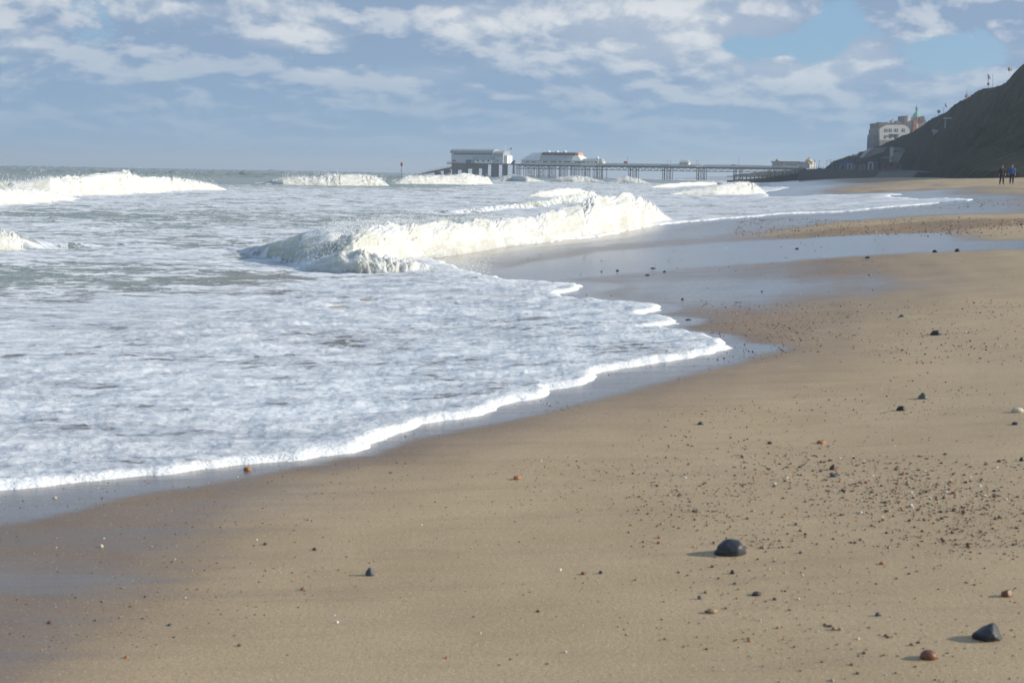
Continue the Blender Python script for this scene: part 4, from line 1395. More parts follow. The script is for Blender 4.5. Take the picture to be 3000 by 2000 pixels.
hut('beach_hut', 'narrow dark hut between the pink and white huts', 'hut', 2536, 2541, 477, 497, M_('hut_dark', (.12, .13, .14), .7), slate)
hut('promenade_building', 'long red brown building at the foot of the slope right of the blue hut', 'building', 2582, 2642, 478, 493, M_('brown_wall', (.17, .11, .085), .8), slate, n=-1)

SF = Frame(2560, 860, 4)


def sbox(name, label, cat, x0, x1, yt, yb, mat, depth=3, n=0, sub=None, fr=None):
    fr = fr or SF
    a, zb = fr.uz(x0, yb, n); b, ztp = fr.uz(x1, yt, n)
    t = Thing(name, label, cat, fr, ((a + b) / 2, n, zb))
    t.part('wall', MB().box(a, b, n - depth, n, zb, ztp), mat)
    t.part('coping', MB().box(a - .15, b + .15, n - depth, n + .2, ztp, ztp + .3), sub or paleconc)
    return t


TF = Frame(2560, on_slope(2560, 452) - 9, 0)
t = Thing('terrace_wall', 'pale stepped terrace wall climbing the slope below the white hotel', 'wall', TF, (0, 0, 8))
o1 = [TF.uz(*p) for p in ((2540, 452), (2520, 464), (2536, 452), (2556, 434), (2601, 432), (2592, 444), (2566, 452))]
t.part('wall', MB().prism([TF.uz(*p) for p in ((2528, 462), (2538, 449), (2553, 436), (2570, 433), (2601, 431.5), (2596, 443), (2572, 450), (2550, 458))], -8, 0), M_('terrace_render', (.30, .28, .25), .8))
t.part('arch', MB().box(TF.uz(2549, 450)[0], TF.uz(2552, 450)[0], .01, .1, TF.uz(2550, 452)[1], TF.uz(2550, 447)[1]), slate)
KF = Frame(2600, on_slope(2635, 452) - 7, 0)
t = Thing('cliff_lift_house', 'pale flat topped building set in the slope right under the hotel', 'building', KF, (KF.uz(2630, 456)[0], 0, KF.uz(2630, 456)[1]))
a, zb = KF.uz(2616, 458); b, ztp = KF.uz(2653, 432)
t.part('wall', MB().box(a, KF.uz(2642, 440)[0], -6, 0, zb - 3, ztp), M_('pale_wall', (.33, .33, .31), .8))
t.part('wing', MB().box(KF.uz(2642, 440)[0], b, -6, -.6, zb, ztp), M_('pale_blue_wall', (.22, .28, .34), .8))
t.part('roof', MB().box(a - .4, b + .4, -6.4, .5, ztp, ztp + .5), darkconc)
t.part('canopy', MB().prism([KF.uz(*p) for p in ((2590, 461.5), (2620, 458), (2620, 460), (2590, 463.5))], -4, 1.5), paleconc)
for q in (2621, 2628, 2635):
    t.part('window', MB().box(KF.uz(q, 440)[0], KF.uz(q + 3, 440)[0], 0, .08, KF.uz(q, 447)[1], KF.uz(q, 440)[1]), glassd)
for (x, y0, y1, lab) in ((2555, 406, 433, 'tall thin post on the terrace corner left of the white hotel'), (2560.5, 415, 432, 'shorter post between the tall terrace post and the white hotel'),
                         (2551, 424, 436, 'stub lamp on the slope edge left of the tall terrace post')):
    lamp_post(x, y0, y1, SF, 0, lab, 'posts on the terrace')
bnr = Thing('banner', 'faded banner strung between two poles above the promenade roofs', 'banner', SF, (SF.uz(2505, 470)[0], 0, SF.uz(2505, 475)[1]))
bnr.part('pole', MB().tube((*[SF.uz(2496, 476)[0], 0], SF.uz(2496, 478)[1]), (*[SF.uz(2496, 451)[0], 0], SF.uz(2496, 451)[1]), .09, seg=6), iron)
bnr.part('pole', MB().tube((*[SF.uz(2514.5, 476)[0], 0], SF.uz(2514.5, 470)[1]), (*[SF.uz(2514.5, 442)[0], 0], SF.uz(2514.5, 442)[1]), .09, seg=6), iron)
bnr.part('cloth', MB().box(SF.uz(2496.5, 455)[0], SF.uz(2514, 455)[0], -.05, .05, SF.uz(2505, 457)[1], SF.uz(2505, 452.5)[1]), M_('faded_red_cloth', (.32, .22, .27), .8))

# ------------------------------------------------------------------ hotels on the cliff top
AF = Frame(2600, 870, 14)
z_ = lambda y, fr=AF, x=2600: fr.uz(x, y)[1]
A = lambda x, y: AF.uz(x, y)
ht = Thing('white_hotel', 'big cream rendered hotel with clipped gables on the cliff edge', 'hotel', AF, (A(2620, 425)[0], -5, z_(428)))
ht.part('wall', MB().prism([A(2577, 446), A(2577, 378), A(2583, 373.5), A(2599, 366), A(2650, 366), A(2662, 374), A(2665.5, 382), A(2665.5, 446)], -13, 0), stonew)
ht.part('plinth', MB().box(A(2576, 420)[0], A(2664, 420)[0], .02, .5, A(2610, 446)[1], A(2610, 411)[1]), M_('plinth_render', (.20, .18, .16), .85))
ht.part('side_wing', MB().box(A(2572.5, 400)[0], A(2577, 400)[0] - .02, -12, -1.5, A(2575, 446)[1], A(2575, 378)[1]), M_('shaded_side_render', (.12, .125, .15), .8))  # shade of the side turned from the sun is painted into this render
ht.part('side_wing', MB().box(A(2569, 400)[0], A(2572.5, 400)[0], -12, -3.5, A(2575, 446)[1], A(2575, 394)[1]), M_('shaded_side_render', (.12, .125, .15), .8))
ht.part('roof', MB().prism([A(2578, 377), A(2577, 361), A(2590, 360), A(2600, 358), A(2608, 361), A(2652, 363), A(2664, 372), A(2665, 380), A(2650, 365), A(2599, 365)], -12.5, -.6), brownr)
for (a, b) in ((2591, 2600), (2604, 2612.5), (2621, 2631), (2642.5, 2651)):
    ua, ub = A(a, 380)[0], A(b, 380)[0]
    w_ = ht.part('window', MB().box(ua, ub, 0.0, .12, A(a, 386.5)[1], A(a, 377.5)[1]), glassd)
    ht.part('frame', MB().box((ua + ub) / 2 - .12, (ua + ub) / 2 + .12, .12, .2, A(a, 386.5)[1], A(a, 377.5)[1]).box(ua, ub, .12, .2, A(a, 382.2)[1] - .1, A(a, 382.2)[1] + .1), stonew, parent=w_)
for (a, b) in ((2590, 2596), (2605.5, 2611.5), (2620.5, 2630.5), (2642.5, 2650.5)):
    ua, ub = A(a, 400)[0], A(b, 400)[0]
    w_ = ht.part('window', MB().box(ua, ub, 0.0, .12, A(a, 406.5)[1], A(a, 396.5)[1]), glassd)
    ht.part('frame', MB().box((ua + ub) / 2 - .1, (ua + ub) / 2 + .1, .12, .2, A(a, 406.5)[1], A(a, 396.5)[1]), stonew, parent=w_)
ht.part('canopy', MB().box(A(2607.5, 394)[0], A(2632.5, 394)[0], .02, 1.2, A(2620, 395)[1], A(2620, 393)[1]), slate)
for q in (2587, 2594):
    ht.part('chimney', MB().box(A(q, 360)[0], A(q + 3, 360)[0], -8, -6.5, A(q, 366)[1], A(q, 357)[1]), brownr)
ht.part('rooftop_block', MB().box(A(2627.7, 355)[0], A(2635, 355)[0], -9, -6, A(2630, 366)[1], A(2630, 351.5)[1]), stonew)
ht.part('dormer', MB().prism([A(2634, 367), A(2636, 356), A(2641, 353), A(2648, 354), A(2656, 362), A(2657, 370)], -10, -5), slate)

t = Thing('green_turret', 'small green copper turret poking up behind the white hotel roof', 'turret', AF, (A(2616, 365)[0], -14, A(2616, 366)[1]))
uc, zb = A(2616, 372); hh = A(2616, 343)[1] - zb
uc = AF.uz(2616.3, 360, -14)[0]
t.part('drum', MB().lathe((uc, -14, zb), [(1.5, 0), (1.5, hh * .35)], 8), stonew)
t.part('cap', MB().lathe((uc, -14, zb + hh * .3), [(1.7, 0), (1.35, hh * .25), (.8, hh * .5), (.35, hh * .62), (.08, hh * .72)], 8), copper)
BF = Frame(2690, 905, 16)
Bq = lambda x, y, n=0: BF.uz(x, y, n)
vh = Thing('victorian_hotel', 'red brick Victorian hotel with gables and a large green copper dome', 'hotel', BF, (Bq(2690, 370)[0], -8, Bq(2690, 380)[1]))
vh.part('wall', MB().box(Bq(2669, 370)[0], Bq(2712, 370)[0], -16, 0, Bq(2690, 395)[1], Bq(2690, 352)[1]), M_('grey_stone_brick', (.20, .14, .13), .85))
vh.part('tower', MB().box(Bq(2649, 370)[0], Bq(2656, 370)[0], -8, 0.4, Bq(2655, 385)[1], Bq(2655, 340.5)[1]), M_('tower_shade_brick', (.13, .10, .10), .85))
vh.part('gable', MB().prism([Bq(2656, 385), Bq(2656, 346), Bq(2661, 338.5), Bq(2665, 343), Bq(2670.5, 352), Bq(2670.5, 385)], -8, .3), stonew)
vh.part('mast', MB().tube((Bq(2661.4, 350)[0], .8, Bq(2661.4, 357)[1]), (Bq(2661.4, 350)[0], .8, Bq(2661.4, 337)[1]), .16, seg=6), whitep)
vh.part('brick_bay', MB().box(Bq(2669.5, 370)[0], Bq(2681, 370)[0], .0, 2.0, Bq(2675, 390)[1], Bq(2675, 351)[1]), brick)
vh.part('pale_bay', MB().box(Bq(2681, 370)[0], Bq(2684.5, 370)[0], .0, 1.8, Bq(2683, 385)[1], Bq(2683, 362)[1]), stonew)
for g0 in (2688, 2698, 2706):
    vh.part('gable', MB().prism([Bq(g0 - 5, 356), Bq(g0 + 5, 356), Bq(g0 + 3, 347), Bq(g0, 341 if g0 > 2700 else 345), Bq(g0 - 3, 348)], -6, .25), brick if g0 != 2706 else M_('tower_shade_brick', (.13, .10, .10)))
for (x, y) in ((2673, 357), (2677, 357), (2673, 366), (2677, 366), (2686, 352), (2691, 352), (2696, 352), (2701, 353), (2687, 360), (2693, 360), (2699, 359)):
    n_ = 2.01 if x < 2681 else .26
    vh.part('window', MB().box(Bq(x - 1, y, n_)[0], Bq(x + 1, y, n_)[0], n_, n_ + .08, Bq(x, y + 2.4, n_)[1], Bq(x, y - 2, n_)[1]), glassd)
vh.part('roof', MB().prism([Bq(2668, 352), Bq(2712, 352), Bq(2707, 345), Bq(2700, 343), Bq(2673, 345)], -14, -1.0), slate)
uc, zb = Bq(2684.5, 349, -7)
hd = Bq(2684.5, 328, -7)[1] - zb
vh.part('dome', MB().lathe((uc, -7, zb), [(2.75, 0), (2.75, hd * .12), (2.65, hd * .3), (2.3, hd * .55), (1.6, hd * .8), (.85, hd)], 8), copper)
hl = Bq(2684.5, 310, -7)[1] - zb - hd
ln = vh.part('lantern', MB().lathe((uc, -7, zb + hd * .98), [(.7, 0), (.7, hl * .35), (.95, hl * .42), (.9, hl * .62), (.5, hl * .85), (.12, hl * 1.05)], 8), copper)
vh.part('spire', MB().tube((uc, -7, zb + hd + hl), (uc, -7, Bq(2684.5, 303, -7)[1]), .11, .04, 6), copper, parent=ln)

# ------------------------------------------------------------------ posts, flags and rails on the cliff
def cliff_frame(px, py):
    """frame standing on the cliff top below a skyline pixel"""
    xs = [r[0] for r in RID][4:]; aa = [r[2] for r in RID][4:]
    a = np.interp(-px, [-x for x in xs], aa)
    d = rays([px], [py])[0]
    t = a / (d[0] * ST + CT)
    return Frame(px, t - .5, 0), CAM_H + d[2] * t


fr, zb = cliff_frame(2942, 249)
t = Thing('wind_flag', 'round red and yellow wind flag on a tall white pole, highest on the cliff', 'flag', fr, (0, 0, zb))
zt0 = fr.uz(2942, 196)[1]
t.part('pole', MB().tube((0, 0, zb - 1.5), (0, 0, zt0), .09, .05, 6), whitep)
t.part('flag', MB().lathe((-.25, 0, fr.uz(2942, 209)[1]), [(.08, 0), (.3, .2), (.42, .6), (.34, 1.0), (.08, 1.25)], 10), M_('faded_red_flag', (.40, .27, .28), .8))
t.part('streamer', MB().prism([(.2, fr.uz(2942, 210)[1]), (.55, fr.uz(2942, 206)[1]), (.6, fr.uz(2942, 197)[1]), (.15, fr.uz(2942, 199)[1])], -.05, .05), M_('yellow_cloth', (.7, .62, .35), .8))
fr, zb = cliff_frame(2895, 262)
t = Thing('feather_flag', 'leaning red and blue feather flag on the cliff top', 'flag', fr, (0, 0, zb))
t.part('pole', MB().tube((0, 0, zb - 1.5), (-.2, 0, fr.uz(2895, 218)[1]), .07, .05, 6), iron)
F1 = lambda x, y: (fr.uz(x, y)[0], fr.uz(x, y)[1])
t.part('blade', MB().prism([F1(2895, 219), F1(2898, 220), F1(2902, 232), F1(2900, 233), F1(2897, 228), F1(2896, 236), F1(2895, 240)], -.05, .05), M_('faded_red_flag', (.55, .30, .30)))
t.part('edge', MB().prism([F1(2893.5, 218), F1(2895, 218), F1(2896, 240), F1(2894.5, 241)], -.06, .06), bluep)
fr, zb = cliff_frame(2881.5, 262)
t = Thing('ball_flag', 'round red ball shaped marker on a short pole left of the feather flag', 'flag', fr, (0, 0, zb))
t.part('pole', MB().tube((0, 0, zb - 1.5), (0, 0, fr.uz(2881, 250)[1]), .06, seg=6), iron)
t.part('ball', MB().lathe((0, 0, fr.uz(2881, 250.5)[1]), [(.1, 0), (.36, .2), (.44, .5), (.36, .8), (.1, 1.0)], 10), M_('dull_red_ball', (.40, .12, .14), .7), smooth=True)
fr, zb = cliff_frame(2832, 287)
t = Thing('striped_tent', 'small red and white canvas stand at the cliff edge', 'stand', fr, (0, 0, zb))
F1 = lambda x, y: (fr.uz(x, y)[0], fr.uz(x, y)[1])
t.part('body', MB().prism([F1(2829, 288), F1(2828.5, 279), F1(2833, 276), F1(2837, 280), F1(2838, 288)], -.8, .1), M_('salmon_canvas', (.55, .32, .28), .8))
t.part('stripe', MB().box(F1(2832, 280)[0], F1(2834, 280)[0], .1, .16, F1(2832, 287)[1], F1(2832, 279)[1]), whitep)
t.part('pole', MB().tube((F1(2831.5, 280)[0], 0, F1(2831, 280)[1]), (F1(2831.5, 280)[0], 0, F1(2831, 265)[1]), .05, seg=6), iron)
for (x, y0, y1, lab, mt) in ((2907.5, 253, 264, 'short white post on the cliff top right of the feather flag', whitep), (2755.8, 314, 342, 'thin dark pole on the cliff above the dome side slope', iron),
                             (2732, 338, 349, 'stub post on the cliff skyline nearest the copper dome', iron)):
    fr, zb = cliff_frame(x, y1)
    t = Thing('post', lab, 'post', fr, (0, 0, zb))
    t.part('shaft', MB().tube((0, 0, zb - 1.2), (0, 0, fr.uz(x, y0)[1]), .10, .08, 6), mt)
    t.part('cap', MB().lathe((0, 0, fr.uz(x, y0)[1]), [(.13, 0), (.13, .1), (.03, .2)], 6), mt)
fr, zb = cliff_frame(2741.5, 346)
t = Thing('round_sign', 'dark round sign on a post on the cliff skyline', 'sign', fr, (0, 0, zb))
t.part('post', MB().tube((0, 0, zb - 1.5), (0, 0, fr.uz(2741, 329)[1]), .08, seg=6), iron)
t.part('disc', MB().prism([(.75 * math.cos(R(i * 36)), fr.uz(2741, 327)[1] + .75 * math.sin(R(i * 36))) for i in range(10)], -.06, .06), bluep)
fr, zb = cliff_frame(2769.5, 330)
t = Thing('blue_flag', 'small blue flag on a pole on the cliff skyline', 'flag', fr, (0, 0, zb))
F1 = lambda x, y: (fr.uz(x, y)[0], fr.uz(x, y)[1])
t.part('pole', MB().tube((0, 0, zb - 1.5), (0, 0, F1(2769, 301)[1]), .07, seg=6), whitep)
t.part('cloth', MB().prism([F1(2769.8, 302), F1(2772, 308), F1(2775, 315), F1(2771, 313), F1(2768, 312)], -.05, .05), bluep)


for (x0, x1, y0, y1, lab, nm) in ((2765, 2806, 344.8, 348.5, 'long white rail on a post across the upper cliff slope', 'rail'), (2731, 2757, 381, 385, 'pale boarded lookout on the cliff slope', 'lookout')):
    D = on_slope((x0 + x1) / 2, y1 + 3) - 2.0
    fr = Frame((x0 + x1) / 2, D, 0)
    ua, zb = fr.uz(x0, y1); ub, zt_ = fr.uz(x1, y0)
    t = Thing(nm, lab, nm, fr, (0, 0, zb))
    t.part('beam', MB().box(ua, ub, -.4, 0, zb, zt_), M_('weathered_white', (.50, .50, .47), .7))
    if nm == 'rail':
        a2 = fr.uz(2770, 360)
        t.part('post', MB().box(a2[0] - .15, a2[0] + .15, -.35, -.05, a2[1] - 2, zb), M_('weathered_white', (.50, .50, .47)))
        a2 = fr.uz(2800, 360)
        t.part('post', MB().box(a2[0] - .1, a2[0] + .1, -3.5, -3.2, a2[1] - 1, zb), M_('weathered_white', (.50, .50, .47)))
    else:
        t.part('panel', MB().prism([fr.uz(2733.5, 385), fr.uz(2749, 385), fr.uz(2741, 391), fr.uz(2735, 397)], -.3, -.05), M_('weathered_white', (.50, .50, .47)))

# ------------------------------------------------------------------ two walkers
def skin_body(name, J, edges, mat, parent, sub=2, root=0):
    me = bpy.data.meshes.new(name)
    me.from_pydata([j[:3] for j in J], edges, [])
    me.update()
    o = link(name, me, parent)
    md = o.modifiers.new('skin', 'SKIN')
    sv = me.skin_vertices[0].data
    for i, j in enumerate(J):
        r = j[3]
        sv[i].radius = (r, j[4] if len(j) > 4 else r)
    sv[root].use_root = True
    md.use_smooth_shade = True
    ss = o.modifiers.new('subsurf', 'SUBSURF'); ss.levels = sub; ss.render_levels = sub
    me.materials.append(mat)
    return o


skin_m = M_('skin_tone', (.50, .30, .22), .55, .08, 12)


def person(px, py, label, coat_m, trouser_m, hair_m, h, heading, stride, coat_long):
    g = hit([px], [py])[0]
    x, y = g
    z = float(ground_z(np.array([x]), np.array([y]))[0])
    e = bpy.data.objects.new('person', None); COL.objects.link(e)
    e.location = (x, y, z - .01); e.rotation_euler = (0, 0, heading)
    e['label'] = label; e['category'] = 'person'; e['group'] = 'walkers on the upper beach'
    s = h / 1.75
    st = stride
    Jb = [(0, 0, .98, .12, .10), (0, 0, 1.15, .125, .09), (0, 0, 1.33, .15, .10), (0, -.005, 1.46, .085, .07), (0, -.01, 1.53, .05, .055), (0, -.02, 1.585, .062, .075), (0, -.02, 1.65, .076, .095), (0, -.01, 1.70, .062, .08),
          (.18, 0, 1.42, .055), (.25, .01, 1.17, .042), (.27, -.05 - st * .2, .93, .032), (.275, -.07 - st * .25, .85, .035, .02),
          (-.18, 0, 1.42, .055), (-.25, .01, 1.17, .042), (-.27, -.04 + st * .2, .93, .032), (-.275, -.05 + st * .25, .85, .035, .02),
          (.09, 0, .92, .085), (.10, -.02 - st * .4, .50, .058), (.10, -st * .55, .09, .038), (.105, -.16 - st * .55, .03, .038, .022),
          (-.09, 0, .92, .085), (-.10, -.01 + st * .25, .50, .058), (-.10, .03 + st * .6, .09, .038), (-.105, -.12 + st * .6, .03, .038, .022)]
    Eb = [(0, 1), (1, 2), (2, 3), (3, 4), (4, 5), (5, 6), (6, 7), (2, 8), (8, 9), (9, 10), (10, 11), (2, 12), (12, 13), (13, 14), (14, 15), (0, 16), (16, 17), (17, 18), (18, 19), (0, 20), (20, 21), (21, 22), (22, 23)]
    # fingers and thumbs of the hanging hands
    for (sx, k) in ((1, 11), (-1, 15)):
        hx, hy, hz = Jb[k][:3]
        for q, (dy, ln) in enumerate(((-.028, .07), (-.010, .085), (.008, .08), (.025, .06))):
            i = len(Jb)
            Jb += [(hx - sx * .004, hy + dy, hz - ln * .55, .0085), (hx - sx * .016, hy + dy, hz - ln, .0075)]
            Eb += [(k, i), (i, i + 1)]
        i = len(Jb)
        Jb += [(hx - sx * .02, hy - .045, hz + .005, .010), (hx - sx * .03, hy - .05, hz - .035, .008)]
        Eb += [(k, i), (i, i + 1)]
    Jb = [(a * s, b * s, c * s, *[v * s for v in r]) for (a, b, c, *r) in Jb]
    skin_body('body', Jb, Eb, skin_m, e)
    J = [(0, 0, coat_long, .19, .13), (0, 0, 1.0, .18, .125), (0, 0, 1.18, .175, .125), (0, 0, 1.36, .185, .125), (0, -.005, 1.47, .10, .09), (0, -.005, 1.52, .07, .075),
         (.20, 0, 1.40, .085), (.27, .01, 1.17, .072), (.285, -.04 - st * .18, .94, .056), (-.20, 0, 1.40, .085), (-.27, .01, 1.17, .072), (-.285, -.03 + st * .18, .94, .056)]
    Ed = [(0, 1), (1, 2), (2, 3), (3, 4), (4, 5), (3, 6), (6, 7), (7, 8), (3, 9), (9, 10), (10, 11)]
    J = [(a * s, b * s, c * s, *[v * s for v in r]) for (a, b, c, *r) in J]
    skin_body('coat', J, Ed, coat_m, e, root=3)
    J = [(0, 0, .95, .15, .12), (.10, 0, .86, .105), (.105, -.02 - st * .4, .50, .085), (.105, -st * .55, .10, .065), (-.10, 0, .86, .105), (-.105, -.01 + st * .25, .50, .085), (-.105, .03 + st * .6, .10, .065)]
    Ed = [(0, 1), (1, 2), (2, 3), (0, 4), (4, 5), (5, 6)]
    J = [(a * s, b * s, c * s, *[v * s for v in r]) for (a, b, c, *r) in J]
    skin_body('trousers', J, Ed, trouser_m, e)
    for sx, dy, nm in ((1, -st * .55, 'shoe'), (-1, .03 + st * .6, 'shoe')):
        J = [(sx * .105 * s, (dy + .03) * s, .055 * s, .055 * s), (sx * .108 * s, (dy - .08) * s, .045 * s, .052 * s, .042 * s), (sx * .112 * s, (dy - .18) * s, .035 * s, .05 * s, .032 * s)]
        skin_body(nm, J, [(0, 1), (1, 2)], M_('dark_leather', (.03, .025, .022), .6), e)
    # hair, ears, nose, eyes, mouth
    mb = MB()
    hc = (0, .012 * s, 1.665 * s)
    prof = [(.09, -.06), (.093, -.02), (.088, .03), (.065, .075), (.03, .098), (.004, .104)]
    mb.lathe(hc, [(r * s, q * s) for r, q in prof], 12)
    o = link('hair', mb.mesh('hair', hair_m, smooth=True), e)
    mb = MB().prism([(-.012 * s, 1.61 * s), (.012 * s, 1.61 * s), (.004 * s, 1.655 * s), (-.004 * s, 1.655 * s)], -.135 * s, -.10 * s)
    link('nose', mb.mesh('nose', skin_m), e)
    for sx in (-1, 1):
        link('eye', MB().lathe((sx * .03 * s, -.108 * s, 1.645 * s), [(.004 * s, -.008 * s), (.010 * s, 0), (.004 * s, .008 * s)], 8).mesh('eye', M_('eye_dark', (.03, .025, .02), .3)), e)
        link('ear', MB().box(sx * .078 * s - .01, sx * .078 * s + .01, -.03 * s, .015 * s, 1.615 * s, 1.665 * s).mesh('ear', skin_m), e)
    link('mouth', MB().box(-.022 * s, .022 * s, -.118 * s, -.10 * s, 1.582 * s, 1.592 * s).mesh('mouth', M_('lip', (.35, .13, .11), .5)), e)
    return e


person(2934, 540.5, 'walker in a black coat and dark jeans, left of the pair on the upper beach', M_('black_cloth', (.012, .013, .015), .85, .2, 8), M_('dark_denim', (.018, .024, .038), .85, .2, 8),
       M_('brown_hair', (.10, .05, .03), .7), 1.74, R(12), .18, .80)
person(2963, 539.5, 'walker in a blue jacket and dark trousers, right of the pair near the frame edge', M_('blue_cloth', (.035, .105, .27), .8, .2, 8), M_('navy_cloth', (.016, .018, .030), .85, .2, 8),
       M_('grey_brown_hair', (.16, .11, .09), .7), 1.72, R(-6), .12, .88)

# ------------------------------------------------------------------ stones
import bmesh


def stone_mesh(name, mat, sx, sy, sz, seed, kind='round', sub=3):
    """a stone with its own outline: rounded, domed, wedge shaped or faceted; it goes 35 % into the sand"""
    r_ = random.Random(seed)
    bm = bmesh.new()
    bmesh.ops.create_icosphere(bm, subdivisions=sub, radius=1.0)
    ph = [r_.uniform(0, 6.28) for _ in range(9)]
    planes = [Vector((r_.uniform(-1, 1), r_.uniform(-1, 1), r_.uniform(-.3, 1))).normalized() for _ in range(9)]
    cut = [r_.uniform(.62, .85) for _ in range(9)]
    for v in bm.verts:
        p = v.co.copy()
        k = 1 + .07 * math.sin(2.3 * p.x + ph[0]) + .07 * math.sin(2.7 * p.y + ph[1] + p.x) + .06 * math.sin(3.1 * p.z + ph[2])
        k += .03 * math.sin(9 * p.x + 7 * p.y + ph[3]) + .03 * math.sin(8 * p.z - 6 * p.x + ph[4]) + .015 * math.sin(17 * p.y + 13 * p.z + ph[5])
        p *= k
        if kind == 'facet':
            for n, c in zip(planes, cut):
                d = p.dot(n)
                if d > c:
                    p -= n * (d - c) * .9
        if kind == 'wedge':
            p.z *= (0.55 + 0.75 * max(-0.4, p.x + .25)) if p.z > 0 else 1
            for n, c in zip(planes[:4], cut):
                d = p.dot(n)
                if d > c:
                    p -= n * (d - c) * .8
        if kind == 'peak':
            f = max(0, p.z)
            p.x *= 1 - .42 * f; p.y *= 1 - .35 * f
            for n, c in zip(planes[:5], cut):
                d = p.dot(n)
                if d > c:
                    p -= n * (d - c) * .8
        if kind == 'dome':
            p.x *= 1.0 + .12 * (p.z < 0) - .22 * max(0, p.z)
            for n, c in zip(planes[:3], cut):
                d = p.dot(n)
                if d > c + .12:
                    p -= n * (d - c - .12) * .6
            if p.x > .35 and p.z > 0:
                p.z *= 1 - .35 * (p.x - .35)
        v.co = Vector((p.x * sx, p.y * sy, p.z * sz))
    me = bpy.data.meshes.new(name)
    bm.to_mesh(me); bm.free()
    for f in me.polygons:
        f.use_smooth = True
    me.materials.append(mat)
    return me


def stone_mat(name, rgb, gloss=0.35, vein=None):
    if name in _mc:
        return _mc[name]
    m, N = mat_new(name)
    p = N.n('ShaderNodeTexCoord').outputs['Object']
    n = N.noise(p, 38, 6, 0.65)
    n2 = N.noise(p, 160, 3, 0.6)
    c = N.vm('SCALE', N.xyz(*rgb), N.m('ADD', .55, N.m('MULTIPLY', n, .9)))
    c = N.mix(N.ss(n2, .66, .78), c, tuple(min(1, v * 2.2 + .04) for v in rgb))
    if vein:
        vv = N.noise(p, 22, 3, .5, dist=1.5)
        c = N.mix(N.m('MULTIPLY', N.ss(N.m('ABSOLUTE', N.m('SUBTRACT', vv, .5)), .03, .0), .8), c, vein)
    b = principled(N, Base_Color=c, Roughness=N.m('ADD', gloss - .12, N.m('MULTIPLY', n, .3)))
    N.lk(N.bump(N.m('ADD', n, N.m('MULTIPLY', n2, .3)), .5, .004), b.inputs['Normal'])
    finish(N, b.outputs[0])
    _mc[name] = m
    return m


